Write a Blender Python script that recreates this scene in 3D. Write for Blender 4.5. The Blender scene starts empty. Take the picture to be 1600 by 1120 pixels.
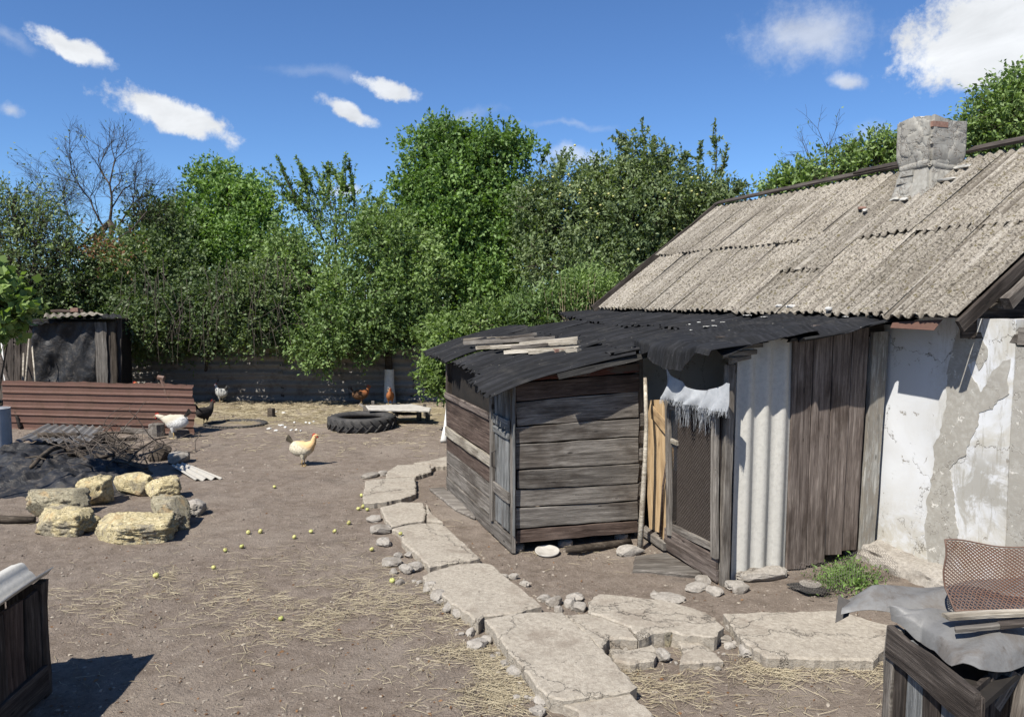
import bpy, math, random
import numpy as np
from mathutils import Vector, Matrix, noise as mnoise, geometry as mgeo
R = math.radians
scene = bpy.context.scene
COL = scene.collection
rnd = random.Random(7)

# ---------------------------------------------------------------- camera, sky, sun, exposure
CAM_H = 2.8
F_PX = 1200.0                                   # focal length for a 1600 px wide frame
TH = math.atan(96 / F_PX)                       # the camera looks 4.6 degrees down
cam_d = bpy.data.cameras.new('camera'); cam = bpy.data.objects.new('camera', cam_d); COL.objects.link(cam)
cam_d.sensor_width = 36; cam_d.lens = 36 * F_PX / 1600; cam_d.clip_end = 3000; cam_d.clip_start = 0.05
cam.location = (0, 0, CAM_H); cam.rotation_euler = (math.pi/2 - TH, 0, 0)
scene.camera = cam
SUN_AZ, SUN_EL = R(36), R(52)                   # light travels towards +Y, a little to +X
sun_d = bpy.data.lights.new('sun', 'SUN'); sun = bpy.data.objects.new('sun', sun_d); COL.objects.link(sun)
sun_d.energy = 5.0; sun_d.angle = R(0.53); sun_d.color = (1.0, 0.95, 0.87)
Ldir = Vector((math.sin(SUN_AZ)*math.cos(SUN_EL), math.cos(SUN_AZ)*math.cos(SUN_EL), -math.sin(SUN_EL)))
sun.rotation_euler = Ldir.to_track_quat('-Z', 'Y').to_euler(); sun.location = (0, 0, 30)
scene.view_settings.view_transform = 'Standard'; scene.view_settings.look = 'None'
scene.view_settings.exposure = 0.75; scene.view_settings.gamma = 1.0
scene.view_settings.use_curve_mapping = False
SKY_STRENGTH = 0.094

def ray(u, v):
    x = (u-800)/F_PX; y = -(v-560)/F_PX; c, s = math.cos(TH), math.sin(TH)
    return Vector((x, c+y*s, -s+y*c))
def gp(u, v, z=0.0):                            # where a sight line meets the level z
    d = ray(u, v); t = (z-CAM_H)/d.z
    return Vector((d.x*t, d.y*t, z))
def at(u, v, Y):                                # a point at distance Y
    d = ray(u, v); t = Y/d.y
    return Vector((d.x*t, Y, CAM_H+d.z*t))
def pxm(Y): return F_PX/Y

# ---------------------------------------------------------------- node helpers
class NT:
    def __init__(self, tree): self.t = tree
    def n(self, typ, out=0, props=None, **inp):
        nd = self.t.nodes.new(typ)
        for k, v in (props or {}).items(): setattr(nd, k, v)
        for k, v in inp.items():
            key = int(k[1:]) if k[0] == 'i' and k[1:].isdigit() else k.replace('_', ' ')
            s = nd.inputs[key]
            if isinstance(v, bpy.types.NodeSocket): self.t.links.new(v, s)
            else: s.default_value = v
        return nd.outputs[out]
    def math(self, op, a, b=0.0, c=0.0, clamp=False): return self.n('ShaderNodeMath', props={'operation': op, 'use_clamp': clamp}, i0=a, i1=b, i2=c)
    def vec(self, op, a, b=(0, 0, 0), out=0): return self.n('ShaderNodeVectorMath', out, {'operation': op}, i0=a, i1=b)
    def mix(self, f, a, b, bt='MIX'): return self.n('ShaderNodeMixRGB', props={'blend_type': bt}, i0=f, i1=col(a), i2=col(b))
    def ramp(self, f, stops, interp='LINEAR'):
        nd = self.t.nodes.new('ShaderNodeValToRGB'); self.t.links.new(f, nd.inputs[0]); cr = nd.color_ramp; cr.interpolation = interp
        while len(cr.elements) < len(stops): cr.elements.new(0.5)
        for e, (p, c) in zip(cr.elements, stops): e.position = p; e.color = col((c, c, c) if isinstance(c, (int, float)) else c)
        return nd.outputs[0]
    def noise(self, vec, scale, detail=4, rough=0.6, dist=0.0, out=0): return self.n('ShaderNodeTexNoise', out, Vector=vec, Scale=scale, Detail=detail, Roughness=rough, Distortion=dist)
    def voro(self, vec, scale, feature='F1', out=0, rand=1.0): return self.n('ShaderNodeTexVoronoi', out, {'feature': feature}, Vector=vec, Scale=scale, Randomness=rand)
    def mapping(self, vec, scale=(1, 1, 1), loc=(0, 0, 0)): return self.n('ShaderNodeMapping', Vector=vec, Scale=scale, Location=loc)
    def obj(self): return self.n('ShaderNodeTexCoord', 3)
    def rand(self): return self.n('ShaderNodeObjectInfo', 5)
    def step(self, x, a, b): return self.n('ShaderNodeMapRange', props={'interpolation_type': 'SMOOTHSTEP'}, i0=x, i1=a, i2=b, i3=0.0, i4=1.0)
def col(c):
    if isinstance(c, bpy.types.NodeSocket): return c
    return tuple(c) + (1.0,) if len(c) == 3 else tuple(c)
def new_mat(name):
    m = bpy.data.materials.new(name); m.use_nodes = True; nt = m.node_tree
    b = nt.nodes['Principled BSDF']
    return m, NT(nt), b
def fin(T, b, color, rough=0.9, bump=None, bs=0.4, bd=0.01, spec=0.3, metal=0.0, alpha=None, k=0.98):
    sc_ = T.vec('SCALE', T.mix(0.0, color, (0, 0, 0))); sc_.node.inputs['Scale'].default_value = k; color = sc_
    def put(k, v):
        if isinstance(v, bpy.types.NodeSocket): T.t.links.new(v, b.inputs[k])
        else: b.inputs[k].default_value = v
    put('Base Color', color); put('Roughness', rough); put('Specular IOR Level', spec); put('Metallic', metal)
    if alpha is not None: put('Alpha', alpha)
    if bump is not None:
        put('Normal', T.n('ShaderNodeBump', Strength=bs, Distance=bd, Height=bump))
def shifted(T, amt=37.0):
    o = T.obj(); r = T.rand()
    return T.vec('ADD', o, T.n('ShaderNodeCombineXYZ', X=T.math('MULTIPLY', r, amt), Y=T.math('MULTIPLY', r, amt*1.7), Z=T.math('MULTIPLY', r, 9.0)))

def m_wood(name, dark, mid, light, vary=0.35, grain=1.0, stain=None):
    m, T, b = new_mat(name); p = shifted(T)
    r = T.rand()
    wob = T.noise(T.mapping(p, (1.5, 6, 6)), 1.0, 2)
    pw = T.vec('ADD', p, T.n('ShaderNodeCombineXYZ', X=0.0, Y=T.math('MULTIPLY', T.math('SUBTRACT', wob, 0.5), 0.05), Z=0.0))
    g1 = T.noise(T.mapping(pw, (1.6*grain, 34*grain, 34*grain)), 1.0, 6, 0.7)
    g2 = T.noise(T.mapping(pw, (5*grain, 190*grain, 190*grain)), 1.0, 3, 0.7)
    big = T.noise(T.mapping(p, (1.3, 3.0, 3.0)), 1.0, 4, 0.65)
    kn = T.voro(T.mapping(p, (1.4, 4.5, 1.0)), 1.6)
    knot = T.step(kn, 0.11, 0.04)
    ring = T.math('SINE', T.math('MULTIPLY', kn, 150))
    near = T.step(kn, 0.28, 0.08)
    g = T.math('ADD', g1, T.math('MULTIPLY', T.math('MULTIPLY', ring, near), 0.08))
    c = T.ramp(g, [(0.33, dark), (0.5, mid), (0.68, light)])
    c = T.mix(T.math('MULTIPLY', T.step(g2, 0.60, 0.45), 0.45), c, tuple(x*0.45 for x in dark))
    c = T.mix(T.step(big, 0.44, 0.66), c, T.mix(1.0, c, (0.5, 0.47, 0.45), 'MULTIPLY'))
    if stain: c = T.mix(T.math('MULTIPLY', T.step(T.noise(T.mapping(p, (2, 7, 7)), 1.5, 5, 0.75), 0.47, 0.56), 0.9), c, stain)
    c = T.mix(knot, c, tuple(x*0.5 for x in dark))
    hole = T.step(T.voro(T.mapping(p, (1.0, 2.2, 1.0)), 9.0), 0.05, 0.02)
    c = T.mix(hole, c, (0.01, 0.01, 0.01))
    br = T.math('ADD', 1.0 - vary/2, T.math('MULTIPLY', r, vary))
    c = T.vec('SCALE', c); c.node.inputs['Scale'].default_value = 1.0; T.t.links.new(br, c.node.inputs['Scale'])
    h = T.math('ADD', T.math('MULTIPLY', g, 0.7), T.math('MULTIPLY', g2, 0.5))
    fin(T, b, c, 0.88, h, 0.9, 0.008, 0.2)
    return m
def m_plain(name, c, c2=None, scale=20, rough=0.8, bs=0.4, bd=0.004, spec=0.3, metal=0.0, vary=0.0, k=0.75):
    m, T, b = new_mat(name); p = shifted(T)
    nz = T.noise(p, scale, 5, 0.65)
    cc = T.ramp(nz, [(0.32, c), (0.68, c2 or tuple(x*1.35 for x in c))])
    if vary:
        cc = T.vec('SCALE', cc); T.t.links.new(T.math('ADD', 1-vary/2, T.math('MULTIPLY', T.rand(), vary)), cc.node.inputs['Scale'])
    fin(T, b, cc, rough, nz, bs, bd, spec, metal, k=k)
    return m

MAT = {}
MAT['wood_grey'] = m_wood('weathered_grey_wood', (0.075, 0.066, 0.057), (0.175, 0.158, 0.138), (0.31, 0.285, 0.25))
MAT['wood_dark'] = m_wood('dark_weathered_wood', (0.03, 0.025, 0.021), (0.075, 0.062, 0.053), (0.15, 0.128, 0.11))
MAT['wood_brown'] = m_wood('brown_stained_wood', (0.045, 0.03, 0.024), (0.105, 0.075, 0.06), (0.19, 0.145, 0.12), 0.3)
MAT['wood_plank'] = m_wood('faded_brown_planks', (0.07, 0.055, 0.047), (0.165, 0.134, 0.116), (0.28, 0.24, 0.21), 0.25)
MAT['wood_red'] = m_wood('red_painted_wood', (0.04, 0.024, 0.02), (0.13, 0.05, 0.038), (0.2, 0.08, 0.06), 0.2, 1.0, (0.10, 0.085, 0.07))
MAT['wood_white'] = m_wood('peeling_white_wood', (0.16, 0.15, 0.13), (0.33, 0.32, 0.29), (0.5, 0.49, 0.45), 0.15, 1.0, (0.2, 0.18, 0.15))
MAT['wood_blue'] = m_wood('blue_grey_wood', (0.08, 0.082, 0.08), (0.18, 0.185, 0.182), (0.32, 0.325, 0.32), 0.2)
MAT['wood_pale'] = m_wood('bleached_laths', (0.2, 0.175, 0.13), (0.42, 0.38, 0.31), (0.62, 0.57, 0.49), 0.4)
MAT['wood_yellow'] = m_wood('bare_yellow_plywood', (0.34, 0.225, 0.12), (0.50, 0.355, 0.20), (0.62, 0.47, 0.29), 0.15, 0.6)
MAT['bark'] = m_wood('bark', (0.03, 0.024, 0.018), (0.075, 0.06, 0.045), (0.15, 0.125, 0.1), 0.4, 0.7)
MAT['twig'] = m_plain('dry_twigs', (0.06, 0.048, 0.038), (0.16, 0.13, 0.105), 30, vary=0.6)

def m_slate():
    m, T, b = new_mat('lichen_spotted_fibre_cement'); p = shifted(T, 11)
    fine = T.noise(p, 55, 3, 0.7); sp = T.noise(p, 34, 2, 0.6)
    big = T.noise(p, 1.6, 5, 0.6)
    c = T.ramp(fine, [(0.3, (0.18, 0.157, 0.128)), (0.52, (0.37, 0.335, 0.28)), (0.72, (0.60, 0.56, 0.48))])
    c = T.mix(T.math('MULTIPLY', T.step(sp, 0.55, 0.62), 0.85), c, (0.075, 0.066, 0.055))
    c = T.mix(T.step(T.noise(p, 22, 2, 0.6, 0, 0), 0.60, 0.68), c, (0.17, 0.145, 0.08))
    c = T.mix(T.math('MULTIPLY', T.step(big, 0.45, 0.72), 0.65), c, T.mix(1.0, c, (0.52, 0.50, 0.46), 'MULTIPLY'))
    streak = T.noise(T.mapping(p, (0.5, 18, 1)), 1.0, 5, 0.75)
    c = T.mix(T.math('MULTIPLY', T.step(streak, 0.48, 0.62), 0.55), c, (0.15, 0.13, 0.108))
    c = T.mix(T.math('MULTIPLY', T.step(streak, 0.44, 0.36), 0.35), c, (0.62, 0.58, 0.51))
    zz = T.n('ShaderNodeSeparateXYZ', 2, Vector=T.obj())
    c = T.mix(T.math('MULTIPLY', T.step(zz, 0.012, -0.016), 0.62), c, (0.105, 0.09, 0.073))  # wave valleys darkened in colour: settled dirt, and shading the waves lack
    c = T.vec('SCALE', c); T.t.links.new(T.math('ADD', 0.82, T.math('MULTIPLY', T.rand(), 0.3)), c.node.inputs['Scale'])
    fin(T, b, c, 0.95, T.math('ADD', fine, T.math('MULTIPLY', sp, 0.6)), 0.8, 0.008, 0.12, k=0.66)
    return m
MAT['slate'] = m_slate()
def m_felt(name='black_roofing_felt', base=(0.016, 0.0165, 0.018), hi=(0.036, 0.037, 0.042)):
    m, T, b = new_mat(name); p = shifted(T, 5)
    g = T.noise(T.mapping(p, (0.8, 16, 2)), 2.2, 6, 0.75); f = T.noise(p, 140, 2, 0.6)
    dust = T.noise(p, 2.3, 6, 0.7)
    c = T.ramp(g, [(0.36, tuple(x*0.5 for x in base)), (0.5, base), (0.66, hi)])
    c = T.mix(T.math('MULTIPLY', T.step(dust, 0.5, 0.72), 0.35), c, (0.085, 0.08, 0.072))
    c = T.mix(T.step(T.noise(p, 30, 2), 0.70, 0.74), c, (0.16, 0.15, 0.13))
    fin(T, b, c, 0.8, T.math('ADD', g, T.math('MULTIPLY', f, 0.5)), 0.8, 0.008, 0.2, k=0.72)
    return m
MAT['felt'] = m_felt()
MAT['felt_grey'] = m_felt('greyed_roofing_felt', (0.035, 0.034, 0.032), (0.085, 0.08, 0.074))
def m_tarp():
    m, T, b = new_mat('black_plastic_film'); p = T.obj()
    g = T.noise(p, 3.0, 6, 0.65, 0.8); d = T.noise(p, 9.0, 6, 0.7)
    c = T.mix(T.step(d, 0.5, 0.75), (0.02, 0.02, 0.021), (0.11, 0.095, 0.08))
    fin(T, b, c, T.ramp(d, [(0.4, 0.42), (0.65, 0.85)]), g, 0.8, 0.05, 0.35, k=0.8)
    return m
MAT['tarp'] = m_tarp()
def m_plaster(name, base, low, spots, flake=0.5, k=1.0, cs=0.9, cw=0.006):
    m, T, b = new_mat(name); p = T.obj()
    n1 = T.noise(p, 3.2, 8, 0.7, 0.3); n2 = T.noise(p, 14, 5, 0.7); n3 = T.noise(T.mapping(p, (1, 1, 0.35)), 9, 6, 0.75, 0.6)
    c = T.mix(T.step(n1, 0.5, 0.68), base, low)
    z = T.n('ShaderNodeSeparateXYZ', 2, Vector=p)
    c = T.mix(T.math('MULTIPLY', T.step(z, 0.75, 0.0), T.step(n2, 0.3, 0.6)), c, low)
    fl = T.math('MULTIPLY', T.step(n3, 0.60, 0.63), flake)
    c = T.mix(fl, c, spots)
    cr = T.voro(T.vec('ADD', p, T.vec('SCALE', T.noise(p, 3, 4, 0.7, 0, 1))), cs, 'DISTANCE_TO_EDGE')
    crack = T.step(cr, cw, cw*0.25)
    c = T.mix(T.math('MULTIPLY', crack, 0.7), c, (0.16, 0.14, 0.12))
    h = T.math('SUBTRACT', T.math('ADD', T.math('MULTIPLY', n2, 0.4), n1), T.math('ADD', T.math('MULTIPLY', fl, 0.5), crack))
    fin(T, b, c, 0.93, h, 0.5, 0.012, 0.2, k=k)
    return m
MAT['white_plaster'] = m_plaster('whitewashed_plaster', (0.84, 0.86, 0.88), (0.74, 0.73, 0.68), (0.42, 0.38, 0.32), 0.4, 1.05)
def m_whitewall():
    m, T, b = new_mat('smeared_whitewash'); p = T.obj(); s = T.n('ShaderNodeSeparateXYZ', 0, Vector=p).node; X_, Z_ = s.outputs[0], s.outputs[1]
    n1 = T.noise(p, 1.9, 7, 0.66, 0.6); n2 = T.noise(p, 16, 5, 0.7); n3 = T.noise(T.mapping(p, (9, 1.6, 1)), 1.4, 6, 0.75, 0.4); n4 = T.noise(p, 6, 6, 0.75, 0.5)
    right = T.step(X_, 1.05, 0.45)
    c = T.mix(T.math('MULTIPLY', T.step(n1, 0.42, 0.62), T.math('ADD', 0.15, T.math('MULTIPLY', right, 0.65))), (0.86, 0.88, 0.90), (0.62, 0.585, 0.49))
    c = T.mix(T.math('MULTIPLY', T.math('MULTIPLY', T.step(n3, 0.50, 0.62), right), 0.55), c, (0.40, 0.37, 0.30))
    sm = T.math('MULTIPLY', T.step(T.noise(T.mapping(p, (1, 1, 1), (3, 7, 1)), 2.3, 7, 0.7, 0.8), 0.46, 0.58), T.math('MULTIPLY', right, T.step(Z_, 1.55, 1.15)))
    c = T.mix(T.math('MULTIPLY', sm, 0.85), c, (0.47, 0.45, 0.395))
    low = T.math('MULTIPLY', T.step(Z_, 0.95, 0.1), T.step(n4, 0.30, 0.62))
    c = T.mix(T.math('MULTIPLY', low, 0.85), c, (0.60, 0.55, 0.44))
    fl = T.math('MULTIPLY', T.step(n4, 0.625, 0.64), T.step(n1, 0.40, 0.52))
    c = T.mix(T.math('MULTIPLY', fl, 0.85), c, (0.33, 0.30, 0.25))
    cr = T.voro(T.vec('ADD', p, T.n('ShaderNodeVectorMath', props={'operation': 'SCALE'}, i0=T.noise(p, 3, 5, 0.7, 0, 1), Scale=0.5)), 1.1, 'DISTANCE_TO_EDGE')
    crack = T.math('MULTIPLY', T.step(cr, 0.008, 0.002), T.step(n1, 0.42, 0.5)); c = T.mix(T.math('MULTIPLY', crack, 0.8), c, (0.2, 0.18, 0.15))
    h = T.math('SUBTRACT', T.math('ADD', T.math('MULTIPLY', n2, 0.25), n1), T.math('ADD', T.math('MULTIPLY', fl, 0.5), crack))
    fin(T, b, c, 0.93, h, 0.4, 0.010, 0.2, k=0.64); return m
MAT['white_wall'] = m_whitewall()
MAT['cement'] = m_plaster('bare_cement_render', (0.325, 0.315, 0.285), (0.26, 0.247, 0.218), (0.60, 0.58, 0.53), 0.7, 1.12)
MAT['chimney'] = m_plaster('grey_chimney_mortar', (0.30, 0.292, 0.262), (0.225, 0.215, 0.19), (0.20, 0.185, 0.16), 0.4, 1.15, 2.0, 0.03)
MAT['brick'] = m_plain('old_red_brick', (0.20, 0.11, 0.08), (0.34, 0.21, 0.165), 30, vary=0.3)
def m_concrete(name, c1, c2, dirt):
    m, T, b = new_mat(name); p = shifted(T, 3)
    n1 = T.noise(p, 2.4, 7, 0.7, 0.2); n2 = T.noise(p, 26, 5, 0.75); n3 = T.noise(p, 110, 2, 0.6)
    c = T.ramp(n2, [(0.3, c1), (0.7, c2)])
    c = T.mix(T.math('MULTIPLY', T.step(n1, 0.48, 0.70), 0.8), c, dirt)
    c = T.mix(T.math('MULTIPLY', T.step(n3, 0.62, 0.72), 0.5), c, tuple(x*0.4 for x in c1))
    c = T.mix(T.math('MULTIPLY', T.step(T.noise(p, 9, 4, 0.8), 0.63, 0.68), 0.7), c, tuple(x*0.45 for x in dirt))
    cr = T.voro(T.vec('ADD', p, T.n('ShaderNodeVectorMath', props={'operation': 'SCALE'}, i0=T.noise(p, 2.5, 5, 0.7, 0, 1), Scale=0.5)), 0.75, 'DISTANCE_TO_EDGE')
    crack = T.step(cr, 0.007, 0.002)
    c = T.mix(T.math('MULTIPLY', crack, T.step(n1, 0.47, 0.62)), c, (0.16, 0.14, 0.115))
    h = T.math('SUBTRACT', T.math('ADD', T.math('MULTIPLY', n2, 0.8), T.math('MULTIPLY', n3, 0.3)), crack)
    fin(T, b, c, 0.95, h, 1.0, 0.016, 0.2, k=0.95)
    return m
MAT['concrete'] = m_concrete('worn_dusty_concrete', (0.235, 0.205, 0.165), (0.42, 0.38, 0.315), (0.21, 0.175, 0.138))
MAT['rubble'] = m_concrete('broken_concrete', (0.21, 0.19, 0.165), (0.40, 0.37, 0.325), (0.16, 0.138, 0.112))
def m_shellrock(name, c1, c2, dark):
    m, T, b = new_mat(name); p = shifted(T, 3)
    n1 = T.noise(p, 3.0, 6, 0.7, 0.3); n2 = T.noise(p, 24, 5, 0.8, 0.5); v = T.voro(T.vec('ADD', p, T.n('ShaderNodeVectorMath', props={'operation': 'SCALE'}, i0=T.noise(p, 9, 4, 0.7, 0, 1), Scale=0.2)), 34)
    pit = T.math('MULTIPLY', T.step(v, 0.33, 0.15), T.step(n2, 0.42, 0.52))
    c = T.ramp(n2, [(0.28, dark), (0.45, c1), (0.7, c2)])
    c = T.mix(T.math('MULTIPLY', T.step(n1, 0.50, 0.62), 0.8), c, (0.21, 0.19, 0.155))
    c = T.mix(T.math('MULTIPLY', T.step(T.noise(p, 5, 3), 0.58, 0.68), 0.5), c, (0.46, 0.31, 0.15))
    c = T.mix(T.math('MULTIPLY', pit, 0.8), c, tuple(x*0.35 for x in dark))
    h = T.math('SUBTRACT', n2, T.math('MULTIPLY', pit, 0.7))
    fin(T, b, c, 0.95, h, 1.0, 0.03, 0.15)
    return m
MAT['shell_yellow'] = m_shellrock('yellow_shell_rock', (0.46, 0.385, 0.215), (0.68, 0.60, 0.40), (0.16, 0.125, 0.075))
MAT['shell_grey'] = m_shellrock('grey_shell_rock', (0.30, 0.265, 0.18), (0.46, 0.415, 0.30), (0.11, 0.095, 0.068))
def m_metal_rust(name, base, rust, amt=0.55, metal=0.0, rough=0.6):
    m, T, b = new_mat(name); p = shifted(T, 3)
    n1 = T.noise(p, 3, 7, 0.75, 0.4); n2 = T.noise(p, 25, 4, 0.7)
    c = T.mix(T.step(n1, amt, amt+0.14), base, T.ramp(n2, [(0.3, rust), (0.7, tuple(x*1.8 for x in rust))]))
    c = T.mix(T.math('MULTIPLY', T.step(n2, 0.4, 0.7), 0.3), c, tuple(x*0.5 for x in base))
    fin(T, b, c, T.ramp(n1, [(0.4, rough), (0.7, 0.9)]), T.math('ADD', n2, n1), 0.35, 0.006, 0.35, metal)
    return m
MAT['brown_sheet'] = m_metal_rust('rust_brown_sheet', (0.105, 0.055, 0.040), (0.065, 0.036, 0.025), 0.48)
MAT['rust'] = m_metal_rust('rusty_iron', (0.13, 0.082, 0.062), (0.085, 0.042, 0.026), 0.45)
MAT['zinc'] = m_metal_rust('dull_galvanised_sheet', (0.15, 0.148, 0.143), (0.08, 0.072, 0.064), 0.46, 0.0, 0.5)
MAT['fence_sheet'] = m_metal_rust('old_fence_sheet', (0.19, 0.175, 0.155), (0.09, 0.078, 0.062), 0.5)
MAT['pale_sheet'] = m_metal_rust('pale_fibre_cement', (0.42, 0.41, 0.375), (0.25, 0.22, 0.175), 0.62)
MAT['grey_sheet'] = m_metal_rust('dusty_grey_sheet', (0.135, 0.135, 0.135), (0.10, 0.085, 0.07), 0.5)
MAT['white_pipe'] = m_plain('grey_white_pipe', (0.36, 0.37, 0.38), (0.46, 0.47, 0.48), 6)
MAT['chalk_beige'] = m_plain('weathered_whitish_board', (0.40, 0.375, 0.33), (0.56, 0.53, 0.48), 9, 0.85)
MAT['scrap_sheet'] = m_metal_rust('dusty_pale_sheet', (0.33, 0.315, 0.28), (0.2, 0.17, 0.13), 0.55)
MAT['rubber'] = m_plain('dusty_black_rubber', (0.03, 0.03, 0.031), (0.085, 0.08, 0.074), 8, 0.85)
MAT['dark_iron'] = m_plain('dark_iron', (0.02, 0.018, 0.017), (0.05, 0.042, 0.036), 30, 0.6)
MAT['cloth'] = m_plain('faded_blue_white_cloth', (0.33, 0.35, 0.37), (0.44, 0.455, 0.47), 18, 0.95)
MAT['fringe'] = m_plain('grey_fringe', (0.30, 0.32, 0.34), (0.5, 0.52, 0.54), 18, 0.95)
MAT['white'] = m_plain('chalky_white', (0.62, 0.61, 0.57), (0.76, 0.75, 0.71), 14, 0.8)
MAT['shade_black'] = m_plain('painted_inner_shade', (0.012, 0.01, 0.009), (0.03, 0.025, 0.02), 5, 0.95)  # near-black colour puts the shade of enclosed spaces into the surfaces
MAT['mesh_fabric'] = m_plain('brown_netting', (0.028, 0.02, 0.016), (0.055, 0.042, 0.034), 60, 0.9)
MAT['wire'] = m_plain('grey_wire', (0.075, 0.062, 0.052), (0.15, 0.13, 0.115), 20, 0.6)

def m_leaf(name, dark, light, trans=0.28, tcol=None):
    m = bpy.data.materials.new(name); m.use_nodes = True; nt = m.node_tree; T = NT(nt); b = nt.nodes['Principled BSDF']
    a = T.n('ShaderNodeAttribute', 2, {'attribute_name': 'tint', 'attribute_type': 'GEOMETRY'})
    big = T.noise(T.obj(), 0.55, 3, 0.6)
    f = T.math('ADD', T.math('MULTIPLY', a, 0.7), T.math('MULTIPLY', big, 0.5))
    c = T.ramp(f, [(0.2, dark), (0.85, light)])
    nt.links.new(c, b.inputs['Base Color']); b.inputs['Roughness'].default_value = 0.55; b.inputs['Specular IOR Level'].default_value = 0.28
    tr = nt.nodes.new('ShaderNodeBsdfTranslucent'); nt.links.new(T.mix(1.0, c, tcol or (1.3, 1.5, 0.5), 'MULTIPLY'), tr.inputs['Color'])
    mx = nt.nodes.new('ShaderNodeMixShader'); mx.inputs[0].default_value = trans
    nt.links.new(b.outputs[0], mx.inputs[1]); nt.links.new(tr.outputs[0], mx.inputs[2])
    nt.links.new(mx.outputs[0], nt.nodes['Material Output'].inputs['Surface'])
    return m
MAT['leaf_bright'] = m_leaf('bright_green_leaves', (0.062, 0.118, 0.034), (0.185, 0.285, 0.085))
MAT['leaf_mid'] = m_leaf('mid_green_leaves', (0.07, 0.118, 0.038), (0.205, 0.285, 0.10))
MAT['leaf_olive'] = m_leaf('olive_grey_leaves', (0.062, 0.098, 0.044), (0.20, 0.25, 0.12))
MAT['leaf_dark'] = m_leaf('dark_green_leaves', (0.038, 0.064, 0.028), (0.135, 0.18, 0.075))
MAT['leaf_yellow'] = m_leaf('yellow_green_leaves', (0.075, 0.12, 0.033), (0.20, 0.28, 0.085))
MAT['leaf_brown'] = m_leaf('withered_orange_leaves', (0.10, 0.05, 0.022), (0.24, 0.135, 0.065), 0.25, (1.2, 0.9, 0.5))
MAT['straw'] = m_leaf('dry_straw', (0.18, 0.145, 0.09), (0.42, 0.365, 0.25), 0.1, (1, 0.9, 0.6))
MAT['grass'] = m_leaf('fresh_grass', (0.05, 0.10, 0.02), (0.15, 0.24, 0.06))
MAT['pebble'] = m_leaf('pebbles', (0.10, 0.08, 0.063), (0.27, 0.235, 0.19), 0.0)

def m_dirt():
    m, T, b = new_mat('trodden_dry_earth'); p = T.obj()
    n1 = T.noise(p, 0.7, 6, 0.65, 0.3); n2 = T.noise(p, 6, 7, 0.75); n3 = T.noise(p, 45, 4, 0.8); n4 = T.noise(T.mapping(p, (1, 1, 1), (9, 3, 1)), 1.6, 5, 0.7)
    c = T.ramp(n2, [(0.28, (0.125, 0.098, 0.076)), (0.5, (0.19, 0.154, 0.124)), (0.72, (0.262, 0.217, 0.178))])
    c = T.mix(T.math('MULTIPLY', T.step(n1, 0.46, 0.66), 0.6), c, (0.265, 0.225, 0.185))
    c = T.mix(T.math('MULTIPLY', T.step(n4, 0.56, 0.72), 0.6), c, (0.12, 0.10, 0.085))
    c = T.mix(T.math('MULTIPLY', T.step(n3, 0.56, 0.66), 0.6), c, (0.08, 0.064, 0.05))
    c = T.mix(T.math('MULTIPLY', T.step(n3, 0.42, 0.34), 0.45), c, (0.34, 0.295, 0.245))
    v = T.voro(p, 38)
    c = T.mix(T.math('MULTIPLY', T.step(v, 0.14, 0.09), T.step(n2, 0.5, 0.6)), c, (0.36, 0.335, 0.29))
    # hay-strewn ground in the far yard near the fence, as thin scattered fibres
    s = T.n('ShaderNodeSeparateXYZ', 0, Vector=p).node
    yy = s.outputs[1]
    far = T.math('MULTIPLY', T.step(yy, 16.2, 17.2), T.step(yy, 20.6, 19.5))
    hay = T.math('MULTIPLY', far, T.step(T.noise(p, 1.3, 6, 0.8), 0.42, 0.55))
    c = T.mix(T.math('MULTIPLY', hay, 0.75), c, T.ramp(n3, [(0.3, (0.16, 0.13, 0.07)), (0.6, (0.31, 0.26, 0.15))]))
    h = T.math('ADD', T.math('MULTIPLY', n2, 1.2), T.math('MULTIPLY', n3, 0.8))
    fin(T, b, c, 0.97, h, 1.0, 0.035, 0.12, k=1.05)
    return m
MAT['dirt'] = m_dirt()

# ---------------------------------------------------------------- world: sky and clouds
w = bpy.data.worlds.new('World'); scene.world = w; w.use_nodes = True
T = NT(w.node_tree); bg = w.node_tree.nodes['Background']
sky = w.node_tree.nodes.new('ShaderNodeTexSky'); sky.sky_type = 'NISHITA'; sky.sun_disc = False
sky.sun_elevation = SUN_EL; sky.sun_rotation = math.pi + SUN_AZ
sky.altitude = 600; sky.air_density = 0.9; sky.dust_density = 0.05; sky.ozone_density = 3.0
dirv = T.vec('NORMALIZE', T.n('ShaderNodeTexCoord', 0))
nzA = T.noise(dirv, 7.0, 8, 0.62, 0.2, 1)
warp = T.vec('ADD', dirv, T.n('ShaderNodeVectorMath', props={'operation': 'SCALE'}, i0=T.vec('SUBTRACT', nzA, (0.5, 0.5, 0.5)), Scale=0.06))
nzB = T.noise(dirv, 26, 6, 0.65)
nzC = T.noise(T.mapping(dirv, (1, 1, 2.5)), 9, 7, 0.6, 0.5)
mask = None
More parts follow.
